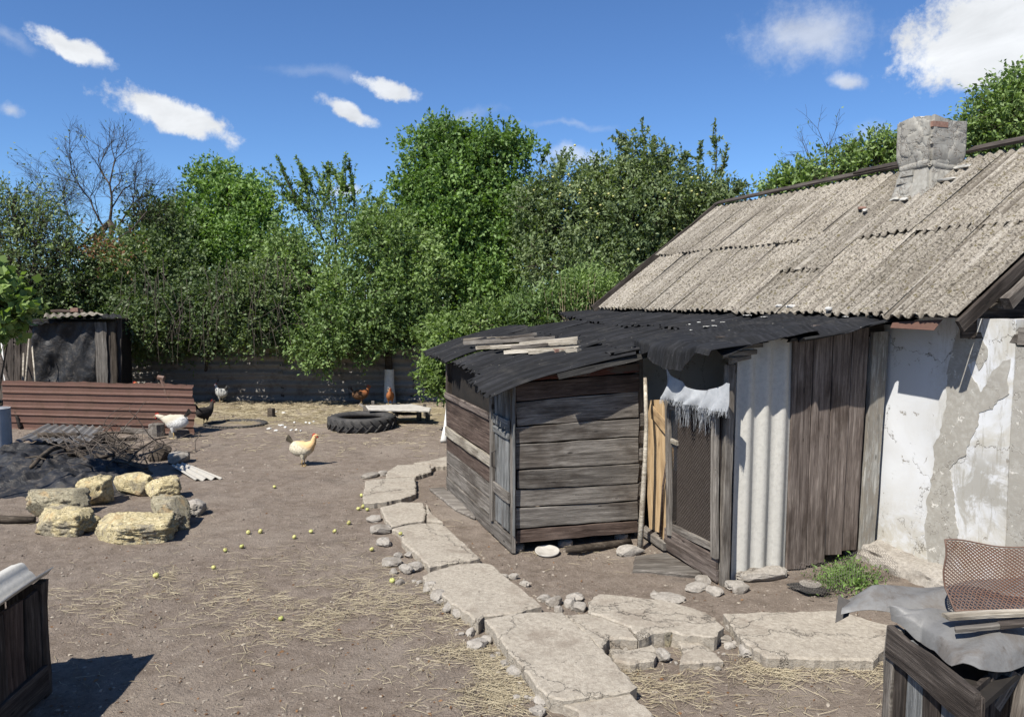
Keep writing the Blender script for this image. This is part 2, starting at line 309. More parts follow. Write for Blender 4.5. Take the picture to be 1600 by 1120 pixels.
# clouds: centre, half length, half height (in degrees-like pixels), tilt, density, softness
clouds = [(115, 70, 78, 22, -17, 1.0, .40), (262, 178, 118, 33, -22, 1.0, .32), (550, 178, 66, 15, -14, .95, .42), (603, 137, 62, 16, -8, .95, .40),
          (1270, 50, 150, 60, -3, .62, .8), (1322, 122, 35, 18, -10, .7, .7), (1565, 60, 190, 95, 0, 1.0, .30), (15, 170, 26, 16, 0, .6, .8), (15, 60, 60, 18, -20, .25, .9), (885, 198, 120, 9, -2, .22, .9),
          (905, 250, 95, 24, -5, .6, .8), (545, 300, 30, 14, 0, .8, .7), (500, 120, 120, 14, -4, .16, .9), (1360, 210, 60, 30, 0, .35, .9), (720, 180, 90, 14, 0, .2, .9)]
for (cu, cv, a_, b_, tilt, dens, soft) in clouds:
    c0 = ray(cu, cv).normalized(); rt = Vector((c0.y, -c0.x, 0)).normalized(); up = rt.cross(c0)
    k = 1.0/ray(cu, cv).length
    tr = R(tilt); e1 = (rt*math.cos(tr) + up*math.sin(tr)); e2 = (-rt*math.sin(tr) + up*math.cos(tr))
    e1 = e1 / (a_/F_PX*k*0.84); e2 = e2 / (b_/F_PX*k*0.88)
    d = T.vec('SUBTRACT', warp, tuple(c0))
    x = T.vec('DOT_PRODUCT', d, tuple(e1), 1); y = T.vec('DOT_PRODUCT', d, tuple(e2), 1)
    r2 = T.math('SQRT', T.math('ADD', T.math('MULTIPLY', x, x), T.math('MULTIPLY', y, y)))
    r2 = T.math('ADD', r2, T.math('MULTIPLY', T.math('SUBTRACT', nzB, 0.5), 1.6))
    f = T.math('MULTIPLY', T.step(r2, 1.08, 1.0-soft*1.25), dens)
    f = T.math('MULTIPLY', f, T.step(T.vec('DOT_PRODUCT', dirv, tuple(c0), 1), 0.2, 0.6))
    mask = f if mask is None else T.math('MAXIMUM', mask, f)
# the rest of the sky carries the same fair-weather clouds
sx = T.n('ShaderNodeSeparateXYZ', 1, Vector=dirv)
behind = T.step(sx, 0.35, -0.05)
mask = T.math('MAXIMUM', mask, T.math('MULTIPLY', behind, T.step(T.noise(T.mapping(dirv, (1, 1, 2.2)), 2.6, 8, 0.55), 0.58, 0.68)))
skyc = T.n('ShaderNodeHueSaturation', Saturation=1.0, Value=1.0, Color=sky.outputs[0])
skyc = T.mix(1.0, skyc, (0.52, 0.70, 0.91), 'MULTIPLY')
bright = T.math('ADD', 3.4, T.math('MULTIPLY', nzC, 4.6))
cloudc = T.vec('SCALE', T.n('ShaderNodeRGB')); cloudc.node.inputs[0].default_value[0] = 0.95
rgb = w.node_tree.nodes.new('ShaderNodeRGB'); rgb.outputs[0].default_value = (0.93, 0.96, 1.0, 1)
w.node_tree.links.new(rgb.outputs[0], cloudc.node.inputs[0]); w.node_tree.links.new(bright, cloudc.node.inputs['Scale'])
fc = T.mix(mask, skyc, cloudc)
w.node_tree.links.new(fc, bg.inputs['Color']); bg.inputs['Strength'].default_value = SKY_STRENGTH

# ---------------------------------------------------------------- numpy noise
def _h(ix, iy, iz, seed):
    n = (ix.astype(np.int64)*374761393 + iy.astype(np.int64)*668265263 + iz.astype(np.int64)*2147483647 + seed*1274126177) & 0xffffffff
    n = ((n ^ (n >> 13))*1274126177) & 0xffffffff
    n = n ^ (n >> 16)
    return (n & 0xffff)/65535.0
def vnoise(P, scale=1.0, seed=0):
    P = np.asarray(P, float)*scale + 1000.3
    i = np.floor(P); f = P-i; f = f*f*(3-2*f); x, y, z = i[:, 0], i[:, 1], i[:, 2]
    r = 0
    for dx in (0, 1):
        for dy in (0, 1):
            for dz in (0, 1):
                wgt = (f[:, 0] if dx else 1-f[:, 0])*(f[:, 1] if dy else 1-f[:, 1])*(f[:, 2] if dz else 1-f[:, 2])
                r = r + wgt*_h(x+dx, y+dy, z+dz, seed)
    return r*2-1
def fbm(P, scale=1.0, octv=3, seed=0, gain=0.5):
    s = 0; a = 1.0
    for o in range(octv):
        s = s + a*vnoise(P, scale*(2**o), seed+o); a *= gain
    return s

# ---------------------------------------------------------------- object helpers
WM = {}
def tag(o, label=None, cat=None, group=None, kind=None):
    if label: o['label'] = label
    if cat: o['category'] = cat
    if group: o['group'] = group
    if kind: o['kind'] = kind
    return o
def thing(name, label, cat, loc=(0, 0, 0), group=None):
    o = bpy.data.objects.new(name, None); COL.objects.link(o); o.location = loc; o.empty_display_size = 0.1
    WM[o.name] = Matrix.Translation(Vector(loc))
    return tag(o, label, cat, group)
def link_mesh(name, me, mat, parent=None, M=None, smooth=True):
    """me holds coordinates local to the world matrix M"""
    M = M or Matrix.Identity(4)
    o = bpy.data.objects.new(name, me); COL.objects.link(o)
    if mat is not None and not me.materials:
        for mm in (mat if isinstance(mat, (list, tuple)) else [mat]): me.materials.append(MAT[mm] if isinstance(mm, str) else mm)
    if parent is not None:
        o.parent = parent; o.matrix_local = WM[parent.name].inverted() @ M
    else:
        o.matrix_world = M
    WM[o.name] = M
    if smooth: me.polygons.foreach_set('use_smooth', [True]*len(me.polygons))
    return o
def raw(name, V, Fc, mat, parent=None, M=None, smooth=False, centre=True):
    """V in world coordinates; the origin is put at the base centre unless M is given"""
    V = [Vector(v) for v in V]
    if M is None:
        if centre:
            c = sum(V, Vector())/len(V); zmin = min(v.z for v in V); M = Matrix.Translation((c.x, c.y, zmin))
        else: M = Matrix.Identity(4)
    Mi = M.inverted()
    me = bpy.data.meshes.new(name); me.from_pydata([Mi @ v for v in V], [], Fc); me.update()
    return link_mesh(name, me, mat, parent, M, smooth)

class MB:
    def __init__(s): s.V = []; s.F = []
    def add(s, V, Fc):
        k = len(s.V); s.V += [Vector(v) for v in V]; s.F += [tuple(i+k for i in f) for f in Fc]
    def box(s, c, size, Rm=None):
        Rm = Rm or Matrix.Identity(3); hx, hy, hz = [a/2 for a in size]
        P = [Vector(c)+Rm @ Vector((x*hx, y*hy, z*hz)) for z in (-1, 1) for y in (-1, 1) for x in (-1, 1)]
        s.add(P, [(0, 2, 3, 1), (4, 5, 7, 6), (0, 1, 5, 4), (2, 6, 7, 3), (0, 4, 6, 2), (1, 3, 7, 5)])
    def tube(s, pts, rad, n=6, cap=True):
        pts = [Vector(p) for p in pts]; k0 = len(s.V)
        if isinstance(rad, (int, float)): rad = [rad]*len(pts)
        up = None; Vv = []
        for i, p in enumerate(pts):
            t = (pts[min(i+1, len(pts)-1)]-pts[max(i-1, 0)])
            if t.length < 1e-9: t = Vector((0, 0, 1))
            t.normalize()
            if up is None: up = t.orthogonal()
            up = (up - t*up.dot(t))
            up = up.normalized() if up.length > 1e-6 else t.orthogonal().normalized()
            sd = t.cross(up)
            for k in range(n):
                a = 2*math.pi*k/n; Vv.append(p+(up*math.cos(a)+sd*math.sin(a))*rad[i])
        Fc = []
        for i in range(len(pts)-1):
            for k in range(n):
                Fc.append((i*n+k, i*n+(k+1) % n, (i+1)*n+(k+1) % n, (i+1)*n+k))
        if cap: Fc.append(tuple(range(n))[::-1]); Fc.append(tuple((len(pts)-1)*n+k for k in range(n)))
        s.add(Vv, Fc)
    def build(s, name, mat, parent=None, smooth=False, M=None, centre=True): return raw(name, s.V, s.F, mat, parent, M, smooth, centre)

def frame(A, B, nrm):
    A, B = Vector(A), Vector(B); x = (B-A).normalized(); z = Vector(nrm); z = (z-x*z.dot(x)).normalized(); y = z.cross(x)
    M = Matrix((x, y, z)).transposed().to_4x4(); M.translation = (A+B)/2
    return M
def board(name, mat, parent, A, B, wd, t, nrm, rough=0.010, ends=0.01, seed=None, warp=0.004, w2=None, label=None):
    """a sawn board from A to B, wide across, thickness t along nrm; edges are a little uneven"""
    rr = random.Random(seed if seed is not None else rnd.random())
    M = frame(A, B, nrm); L = (Vector(B)-Vector(A)).length; n = max(2, min(10, int(L/0.2)+1)); V = []; Fc = []
    ph = rr.random()*6; ww = w2 if w2 is not None else wd
    for i in range(n+1):
        f = i/n; x = -L/2+L*f; wl = wd+(ww-wd)*f
        y0 = -wl/2+rr.uniform(-1, 1)*rough; y1 = wl/2+rr.uniform(-1, 1)*rough
        zo = warp*math.sin(ph+f*4)
        xa = x+(rr.uniform(-1, 1)*ends if i in (0, n) else 0); xb = x+(rr.uniform(-1, 1)*ends if i in (0, n) else 0)
        ch = min(0.004, t*0.2)
        V += [(xa, y0, -t/2+zo), (xb, y1, -t/2+zo), (xb, y1, t/2-ch+zo), (xb, y1-ch, t/2+zo), (xa, y0+ch, t/2+zo), (xa, y0, t/2-ch+zo)]
    for i in range(n):
        a = i*6; b = a+6
        for k in range(6): Fc.append((a+k, b+k, b+(k+1) % 6, a+(k+1) % 6))
    Fc.append((0, 1, 2, 3, 4, 5)); Fc.append(tuple(n*6+k for k in (5, 4, 3, 2, 1, 0)))
    me = bpy.data.meshes.new(name); me.from_pydata(V, [], Fc); me.update()
    o = link_mesh(name, me, mat, parent, M, smooth=False)
    if label: o['label'] = label
    return o
def surf(name, f, nu, nv, t, mat, parent=None, smooth=True, rag=None, M=None, label=None):
    """a sheet given by f(u,v)->(x,y,z), with thickness t below its normal"""
    us = np.linspace(0, 1, nu+1); vs = np.linspace(0, 1, nv+1)
    P = np.array([[f(u, v) for u in us] for v in vs], float)
    du = np.gradient(P, axis=1); dv = np.gradient(P, axis=0); N = np.cross(du, dv); N /= (np.linalg.norm(N, axis=2, keepdims=True)+1e-12)
    A = P.reshape(-1, 3); Bv = (P-N*t).reshape(-1, 3); m = len(A); w_ = nu+1
    Fc = []
    for j in range(nv):
        for i in range(nu):
            a = j*w_+i
            if rag is not None and rag(i, j): continue
            Fc.append((a, a+1, a+w_+1, a+w_)); Fc.append((m+a, m+a+w_, m+a+w_+1, m+a+1))
    if rag is None:
        for i in range(nu): Fc.append((i, m+i, m+i+1, i+1)); a = nv*w_+i; Fc.append((a, a+1, m+a+1, m+a))
        for j in range(nv): a = j*w_; Fc.append((a, a+w_, m+a+w_, m+a)); a = j*w_+nu; Fc.append((a, m+a, m+a+w_, a+w_))
    if M is None:
        M = frame(Vector(P[0, 0]), Vector(P[-1, 0]), Vector(N[nv//2, nu//2])); M.translation = Vector(P[0, 0])
    Mi = np.array(M.inverted()); allv = np.vstack([A, Bv]); allv = allv @ Mi[:3, :3].T + Mi[:3, 3]
    me = bpy.data.meshes.new(name); me.from_pydata(allv.tolist(), [], Fc); me.update()
    o = link_mesh(name, me, mat, parent, M, smooth)
    if smooth:
        try: me.set_sharp_from_angle(angle=R(50))
        except Exception: pass
    if label: o['label'] = label
    return o
def corr(name, mat, parent, c00, c10, c01, c11, waves, amp=0.022, t=0.006, nv=6, sag=0.0, seed=0, drop=None, ph=0.0, label=None, nrm=None, rag=0.0):
    """corrugated sheet: u runs across the waves c00->c10, v along them c00->c01"""
    c00, c10, c01, c11 = map(Vector, (c00, c10, c01, c11))
    N = (c10-c00).cross(c01-c00).normalized() if nrm is None else Vector(nrm)
    rr = random.Random(seed); p1 = rr.random()*6; p2 = rr.random()*6
    edge = [rr.uniform(-1, 1)*rag for _ in range(400)]
    def f(u, v):
        vv = v
        if rag and v in (0.0, 1.0): vv = v+edge[int(u*200)+(200 if v else 0) if int(u*200)+(200 if v else 0) < 400 else 0]*(1 if v else -1)
        P = (c00*(1-u)+c10*u)*(1-vv)+(c01*(1-u)+c11*u)*vv
        z = amp*math.sin(2*math.pi*(waves*u+ph)) + sag*(math.sin(p1+u*5+v*2)*0.5+math.sin(p2+v*6-u*3)*0.5)
        if drop: P = P+Vector(drop(u, v))
        return P+N*z
    M = frame(c00, c01, N if N.dot((c10-c00).cross(c01-c00)) != 0 else N); M.translation = c00
    return surf(name, f, int(waves*6), nv, t, mat, parent, True, label=label, M=M)

def rock(name, c, size, seed, mat, parent=None, rz=0.0, sub=3, boxy=0.5, rough=0.10, tilt=0.0, fine=0.0, facet=None):
    me0 = ICO[sub]; V = me0[0].copy(); Fc = me0[1]
    n = np.linalg.norm(V, axis=1, keepdims=True); D = V/n
    mx = np.abs(D).max(axis=1, keepdims=True); V = D*(1-boxy)+D/mx*boxy*0.82
    off = np.array([[seed*7.3, seed*3.1, seed*1.7]])
    k = 1+rough*fbm(D+off, 1.7, 3, seed)[:, None]+fine*(fbm(D*1.0+off, 6, 4, seed+9, 0.7)[:, None])
    V = V*k
    if sub == 5: pn = vnoise(D+off, 9.0, seed+3); pm = vnoise(D+off, 17.0, seed+4); V = V*(1-0.045*np.clip((pn-.15)*4, 0, 1)-0.022*np.clip((pm-.1)*5, 0, 1))[:, None]
    # flat breaks give it facets
    rg = np.random.RandomState(seed % 10000)
    for _ in range(9 if boxy < 0.9 else 3):
        d = rg.normal(size=3); d /= np.linalg.norm(d); h = 0.70+0.22*rg.rand(); s = V @ d; ex = np.maximum(s-h, 0); V -= ex[:, None]*d*0.97
    V *= np.array(size)/2
    Rm = np.array(Matrix.Rotation(tilt, 3, 'X')); V = V @ Rm.T
    z0 = V[:, 2].min(); V[:, 2] -= z0
    M = Matrix.Translation(Vector(c)) @ Matrix.Rotation(rz, 4, 'Z')
    me = bpy.data.meshes.new(name); me.from_pydata(V.tolist(), [], Fc); me.update()
    o = link_mesh(name, me, mat, parent, M, True)
    if sub < 5:
        try: me.set_sharp_from_angle(angle=R(24))
        except Exception: pass
    return o
ICO = {}
import bmesh
for s_ in (1, 2, 3, 4, 5):
    bm = bmesh.new(); bmesh.ops.create_icosphere(bm, subdivisions=s_, radius=1)
    ICO[s_] = (np.array([v.co[:] for v in bm.verts]), [tuple(v.index for v in f.verts) for f in bm.faces]); bm.free()

def poly_slab(name, pts, ztop, thick, mat, parent=None, seed=0, cell=0.09, jag=0.012, bumpy=0.010, label=None, tilt=(0, 0)):
    """a broken slab: ragged outline, uneven top, real thickness; pts are xy"""
    rr = random.Random(seed); out = []
    for i in range(len(pts)):
        a = Vector(pts[i][:2]); b = Vector(pts[(i+1) % len(pts)][:2]); n = max(1, int((b-a).length/cell*1.6)); nn = (b-a).orthogonal().normalized()
        for k in range(n): out.append(a+(b-a)*(k/n)+nn*rr.uniform(-1, 1)*jag*(1 if k else 0.4))
    cx = sum(p.x for p in out)/len(out); cy = sum(p.y for p in out)/len(out)
    inner = []
    def inside(p):
        c = False; j = len(out)-1
        for i in range(len(out)):
            if (out[i].y > p.y) != (out[j].y > p.y) and p.x < (out[j].x-out[i].x)*(p.y-out[i].y)/(out[j].y-out[i].y)+out[i].x: c = not c
            j = i
        return c
    x0 = min(p.x for p in out); x1 = max(p.x for p in out); y0 = min(p.y for p in out); y1 = max(p.y for p in out)
    rim = []
    no = len(out); area = sum(out[i].x*out[(i+1) % no].y-out[(i+1) % no].x*out[i].y for i in range(no)); sg = 1 if area > 0 else -1
    for i, p in enumerate(out):
        tt = (out[(i+1) % no]-out[i-1]).normalized(); nn = Vector((-tt.y, tt.x))*sg; rim.append(p+nn*0.016)
    y = y0+cell/2
    while y < y1:
        x = x0+cell/2
        while x < x1:
            p = Vector((x+rr.uniform(-.3, .3)*cell, y+rr.uniform(-.3, .3)*cell))
            if inside(p) and min((p-q).length for q in rim) > cell*0.45: inner.append(p)
            x += cell
        y += cell
    pts2 = rim+inner
    res = mgeo.delaunay_2d_cdt([p.copy() for p in pts2], [(i, (i+1) % no) for i in range(no)], [list(range(no))], 1, 1e-5)
    V2, _, F2 = res[0], res[1], res[2]
    h = fbm(np.array([[p.x, p.y, seed*3.3] for p in V2]), 4.0, 3, seed)
    V = [Vector((p.x, p.y, ztop+h[i]*bumpy+(p.x-cx)*tilt[0]+(p.y-cy)*tilt[1])) for i, p in enumerate(V2)]
    k = len(V); Fc = [tuple(f) for f in F2]
    # find rim indices: the first 'no' of the output keep order
    for p in out: V.append(Vector((p.x, p.y, ztop-0.013+rr.uniform(-.002, .002)+(p.x-cx)*tilt[0]+(p.y-cy)*tilt[1])))
    for p in out: V.append(Vector((p.x+(cx-p.x)*0.015+rr.uniform(-.002, .002), p.y+(cy-p.y)*0.015+rr.uniform(-.002, .002), ztop-thick)))
    for i in range(no):
        j = (i+1) % no
        q1 = (i, k+i, k+j, j); q2 = (k+i, k+no+i, k+no+j, k+j)
        Fc += [q1, q2] if sg > 0 else [q1[::-1], q2[::-1]]
    o = raw(name, V, Fc, mat, parent, smooth=False)
    bm = bmesh.new(); bm.from_mesh(o.data); bmesh.ops.recalc_face_normals(bm, faces=bm.faces); bm.to_mesh(o.data); bm.free()
    if label: o['label'] = label
    return o

def quads_mesh(name, V, tint, mat, parent=None, kind=None, M=None, quad=4):
    """V: (n,quad,3) array of leaf/blade faces"""
    n = len(V); me = bpy.data.meshes.new(name)
    M = M or Matrix.Identity(4); Mi = np.array(M.inverted())
    A = V.reshape(-1, 3) @ Mi[:3, :3].T + Mi[:3, 3]
    me.vertices.add(n*quad); me.vertices.foreach_set('co', A.astype(np.float32).ravel())
    me.loops.add(n*quad); me.loops.foreach_set('vertex_index', np.arange(n*quad, dtype=np.int32))
    me.polygons.add(n); me.polygons.foreach_set('loop_start', np.arange(0, n*quad, quad, dtype=np.int32))
    try: me.polygons.foreach_set('loop_total', np.full(n, quad, dtype=np.int32))
    except Exception: pass
    me.update(calc_edges=True)
    at_ = me.attributes.new('tint', 'FLOAT', 'POINT'); at_.data.foreach_set('value', np.repeat(tint, quad).astype(np.float32))
    o = link_mesh(name, me, mat, parent, M, smooth=False)
    if kind: o['kind'] = kind
    return o
def leaf_faces(rg, P, Dr, size, wr=0.5, up=0.35):
    """rhombic leaves at P pointing along Dr, broad sides turned partly upwards"""
    n = len(P); Dr = Dr/(np.linalg.norm(Dr, axis=1, keepdims=True)+1e-9)
    N = rg.normal(size=(n, 3)); N[:, 2] = np.abs(N[:, 2])+up; S = np.cross(Dr, N); S /= (np.linalg.norm(S, axis=1, keepdims=True)+1e-9)
    N2 = np.cross(S, Dr); s = size[:, None] if isinstance(size, np.ndarray) else size
    a = P; b = P+Dr*s*0.45+S*s*wr*0.5+N2*s*0.06; c = P+Dr*s-N2*s*0.08; d = P+Dr*s*0.45-S*s*wr*0.5+N2*s*0.06
    return np.stack([a, b, c, d], axis=1)

# ---------------------------------------------------------------- the house axis: D across (away to the right), S along
_d = ray(393, 464); _d = Vector((_d.x, _d.y, 0)).normalized()
AX = Vector((_d.x, _d.y, 0)); MX = Vector((_d.y, -_d.x, 0)); UP = Vector((0, 0, 1))
def hp(D, S, z): return MX*D+AX*S+UP*z
def PS(u, v, S):
    r = ray(u, v); t = S/r.dot(AX); return Vector((0, 0, CAM_H))+r*t
def PD(u, v, D):
    r = ray(u, v); t = D/r.dot(MX); return Vector((0, 0, CAM_H))+r*t

# ---------------------------------------------------------------- ground
def stretch(lo, hi, n, far, grow=1.16):
    mid = list(np.linspace(lo, hi, n)); st = (hi-lo)/(n-1); a = []; x = hi; s = st
    while x < far: s *= grow; x += s; a.append(x)
    b = []; x = lo; s = st
    while x > -far: s *= grow; x -= s; b.append(x)
    return np.array(b[::-1]+mid+a)
def gh(x, y):
    x = np.asarray(x, float); y = np.asarray(y, float); P = np.stack([x.ravel(), y.ravel(), np.zeros(x.size)], 1)
    h = 0.022*fbm(P, 0.55, 2, 3)+0.010*fbm(P, 2.6, 3, 5)+0.0045*fbm(P, 11, 3, 8, 0.6)
    return h.reshape(x.shape)-0.004
gx = stretch(-7.5, 7.0, 330, 900); gy1 = np.linspace(3.6, 11, 300); gy2 = 11+np.cumsum(np.linspace(0.026, 0.12, 150))
lo = []; y = 3.6; s = 0.05
while y > -900: s *= 1.2; y -= s; lo.append(y)
hi_ = []; y = gy2[-1]; s = 0.13
while y < 900: s *= 1.16; y += s; hi_.append(y)
gy = np.concatenate([np.array(lo[::-1]), gy1, gy2, np.array(hi_)])
X, Y = np.meshgrid(gx, gy); Z = gh(X, Y); far = np.clip((np.hypot(X, Y-10)-25)/20, 0, 1); Z = Z*(1-far)
me = bpy.data.meshes.new('ground'); nxg, nyg = len(gx), len(gy); nv_ = nxg*nyg
me.vertices.add(nv_); me.vertices.foreach_set('co', np.stack([X.ravel(), Y.ravel(), Z.ravel()], 1).astype(np.float32).ravel())
ii = (np.arange(nyg-1)[:, None]*nxg+np.arange(nxg-1)[None, :]).ravel(); q = np.stack([ii, ii+1, ii+nxg+1, ii+nxg], 1).astype(np.int32); nf = len(q)
me.loops.add(nf*4); me.loops.foreach_set('vertex_index', q.ravel()); me.polygons.add(nf); me.polygons.foreach_set('loop_start', np.arange(0, nf*4, 4, dtype=np.int32)); me.update(calc_edges=True)
ground = link_mesh('ground', me, 'dirt'); tag(ground, 'dry trodden grey-brown earth of the yard', kind='structure')
def gz(x, y): return float(gh(np.array([x]), np.array([y]))[0])
def onground(u, v, dz=0.0):
    p = gp(u, v); return Vector((p.x, p.y, gz(p.x, p.y)+dz))

# ---------------------------------------------------------------- the house
house = thing('house', 'low whitewashed house with patched plaster wall and lichen spotted corrugated roof', 'house', hp(7.6, 8, 0))
WD = 6.42
def wallf(S0, S1, z0, z1, D, amp, seed):
    def f(u, v):
        S = S0+(S1-S0)*u; z = z0+(z1-z0)*v
        b = amp*float(fbm(np.array([[S, z, seed]]), 1.3, 3, seed)[0])
        return hp(D-b, S, z)
    return f
M_wall = Matrix((AX, UP, AX.cross(UP))).transposed().to_4x4(); M_wall.translation = hp(WD, 5, 0)
surf('wall', lambda u, v: wallf(13.2, 5.02, -0.1, 2.60, WD, 0.014, 2)(u, v), 90, 34, 0.3, 'white_wall', house, M=M_wall, label='whitewashed plaster wall facing the yard')
# raw cement render laid over the whitewash
def ragged(px, D, proud, name, mat, seed, jag=0.022, lab=None):
    rr = random.Random(seed); P = [PD(u, v, D) for u, v in px]; out = []
    for i in range(len(P)):
        a, b = P[i], P[(i+1) % len(P)]; n = max(1, int((b-a).length/0.022))
        for k in range(n):
            q = a+(b-a)*k/n; w1 = vnoise(np.array([[q.dot(AX), q.z, seed], [q.dot(AX), q.z, seed+7.7]]), 9); w2 = vnoise(np.array([[q.dot(AX), q.z, seed], [q.dot(AX), q.z, seed+3.3]]), 30)
            out.append(q+AX*float(w1[0]*1.8+w2[0]*.9)*jag+UP*float(w1[1]*1.8+w2[1]*.9)*jag)
    V2 = [Vector((p.dot(AX), p.z)) for p in out]; no = len(V2)
    res = mgeo.delaunay_2d_cdt(V2, [(i, (i+1) % no) for i in range(no)], [list(range(no))], 1, 1e-5)
    V = []; k = len(res[0])
    for p in res[0]:
        b = 0.014*float(fbm(np.array([[p.x, p.y, 2]]), 1.3, 3, 2)[0])
        V.append(hp(D-b-proud, p.x, p.y))
    for p in res[0]: V.append(hp(D+0.05, p.x, p.y))
    Fc = [tuple(f) for f in res[2]]
    Fc += [(i, (i+1) % no, k+(i+1) % no, k+i) for i in range(no)]
    o = raw(name, V, Fc, mat, house, M=M_wall)
    if lab: o['label'] = lab
    return o
ragged([(1500, 512), (1512, 527), (1532, 527), (1537, 540), (1544, 556), (1541, 565), (1530, 577), (1523, 561), (1512, 567), (1521, 586), (1530, 610), (1545, 588), (1560, 574), (1569, 565), (1578, 560), (1578, 616), (1567, 627),
        (1550, 638), (1532, 645), (1524, 675), (1510, 710), (1500, 712), (1487, 735), (1492, 770), (1494, 830), (1490, 880), (1480, 896), (1452, 885), (1446, 840), (1450, 790), (1456, 737), (1458, 700), (1466, 680), (1475, 665), (1477, 635), (1477, 600), (1479, 572), (1488, 545)],
       WD, 0.006, 'cement_patch', 'cement', 3, 0.018, 'branching band of grey cement render')
0 and ragged([(1515, 735), (1535, 742), (1560, 735), (1576, 745), (1577, 800), (1560, 842), (1530, 850), (1512, 835), (1520, 800), (1530, 778), (1512, 760)], WD, 0.005, 'cement_patch', 'cement', 5, 0.03)
0 and ragged([(1393, 655), (1402, 650), (1415, 662), (1432, 655), (1436, 664), (1420, 668), (1405, 664)], WD, 0.009, 'cement_patch', 'cement', 6, 0.008)
0 and ragged([(1550, 517), (1562, 520), (1567, 545), (1556, 560), (1545, 548)], WD, 0.009, 'cement_patch', 'cement', 7, 0.012)
Mw2 = M_wall.copy(); Mw2.translation = hp(WD, 2, 0)
surf('cement_wall', wallf(5.0, 1.0, -0.1, 2.36, WD-0.03, 0.02, 5), 50, 30, 0.3, 'cement', house, M=Mw2, label='bare cement wall section beyond the crack')
# plinth ledge
def plf(u, v):
    S = 6.62-5.6*u; n = 0.045*float(fbm(np.array([[S, v*2, 1]]), 4, 4, 4, 0.65)[0])
    prof = [(6.10, -0.05), (6.13, 0.07), (6.18, 0.10), (6.32, 0.13), (6.46, 0.17)]; k = v*4; i = min(3, int(k)); f = k-i
    return hp(prof[i][0]*(1-f)+prof[i+1][0]*f-n*0.8, S, prof[i][1]*(1-f)+prof[i+1][1]*f+n*0.5)
surf('plinth', lambda u, v: plf(u, v), 160, 10, 0.04, 'rubble', house, label='rough crumbling concrete plinth')
mb = MB()
for (D0, S0, D1, S1) in ((6.72, 13.1, 11.4, 13.1), (11.4, 13.1, 11.4, 5.6), (11.4, 5.62, 6.72, 5.62)):
    a = hp(D0, S0, 0); b = hp(D1, S1, 0); c = (a+b)/2; x = (b-a).normalized(); Rm = Matrix((x, UP.cross(x), UP)).transposed()
    mb.box(c+UP*1.25, ((b-a).length, 0.25, 2.7), Rm)
mb.build('rear_walls', 'cement', house)
# roof
EV = Vector((6.2, 2.62)); RG = Vector((8.82, 4.58)); SL = (RG-EV).length
def sc(p): c = Vector((0, 0, CAM_H)); return c+(p-c)*0.97
def hs(D, S, z): return sc(hp(D, S, z))
def rp(s, S, h=0.0):
    f = s/SL; n = Vector((-(RG.y-EV.y), RG.x-EV.x)).normalized()
    return hs(EV.x+(RG.x-EV.x)*f+n.x*h, S, EV.y+(RG.y-EV.y)*f+n.y*h)
RN = (rp(0, 0, 1)-rp(0, 0, 0)).normalized()
rr = random.Random(5); PW = 0.85; n_sh = 9
starts = [5.42+PW*i for i in range(10)]
for i, S0 in enumerate(starts):
    S1 = min(S0+PW+0.07, 13.27)
    if S1-S0 < 0.2: continue
    wv = 7*(S1-S0)/0.98
    mid = 1.56 if i != 2 and i != 3 else (0.86 if i == 3 else 1.50)
    if i >= 4: mid = 1.56+rr.uniform(-.02, .02)
    j = rr.uniform(-.02, .02)
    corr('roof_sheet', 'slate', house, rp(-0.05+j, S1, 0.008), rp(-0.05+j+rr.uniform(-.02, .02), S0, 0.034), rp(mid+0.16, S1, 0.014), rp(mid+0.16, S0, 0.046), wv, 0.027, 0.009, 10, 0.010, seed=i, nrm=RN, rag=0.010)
for i, S0 in enumerate(starts):
    S0 = S0-(0.0 if i else 0.0)+(-0.05 if i > 4 else 0.02); S1 = min(S0+PW+0.07, 13.27)
    if S1-S0 < 0.2: continue
    wv = 7*(S1-S0)/0.98
    lo_ = 1.50 if i < 3 else (0.82 if i == 3 else 1.54+rr.uniform(-.025, .025))
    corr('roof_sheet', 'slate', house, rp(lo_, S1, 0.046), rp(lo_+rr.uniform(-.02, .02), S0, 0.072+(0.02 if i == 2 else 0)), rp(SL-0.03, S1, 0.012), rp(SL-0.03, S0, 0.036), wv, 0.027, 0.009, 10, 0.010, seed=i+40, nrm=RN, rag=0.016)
bk = lambda s, S: hs(RG.x+s*0.8, S, RG.y-s*0.6)
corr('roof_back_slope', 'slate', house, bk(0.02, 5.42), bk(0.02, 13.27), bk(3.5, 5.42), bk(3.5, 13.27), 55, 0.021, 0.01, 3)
# ridge boards, verge boards, rafters
board('ridge_board', 'wood_dark', house, hs(8.80, 13.35, 4.66), hs(8.80, 8.30, 4.67), 0.17, 0.03, UP+MX*-0.5, seed=2)
board('ridge_board', 'wood_dark', house, hs(8.80, 9.6, 4.70), hs(8.80, 8.1, 4.695), 0.15, 0.03, UP+MX*-0.5, seed=3)
board('ridge_board', 'wood_dark', house, hs(8.80, 7.62, 4.68), hs(8.80, 5.2, 4.68), 0.17, 0.035, UP+MX*-0.5, seed=4)
board('verge_board', 'wood_dark', house, rp(-0.1, 13.32, 0.01), rp(SL, 13.32, 0.01), 0.14, 0.03, AX, seed=5)
board('verge_board', 'wood_dark', house, rp(-0.05, 5.40, -0.075), rp(SL, 5.40, -0.075), 0.13, 0.035, AX*-1, seed=6)
board('rafter', 'wood_grey', house, rp(0.42, 5.30, -0.16), rp(2.0, 5.30, -0.13), 0.10, 0.09, AX*-1, seed=7, rough=0.015)
board('rafter', 'wood_grey', house, rp(0.75, 5.15, -0.36), rp(2.8, 5.15, -0.28), 0.13, 0.07, AX*-1, seed=8, rough=0.015)
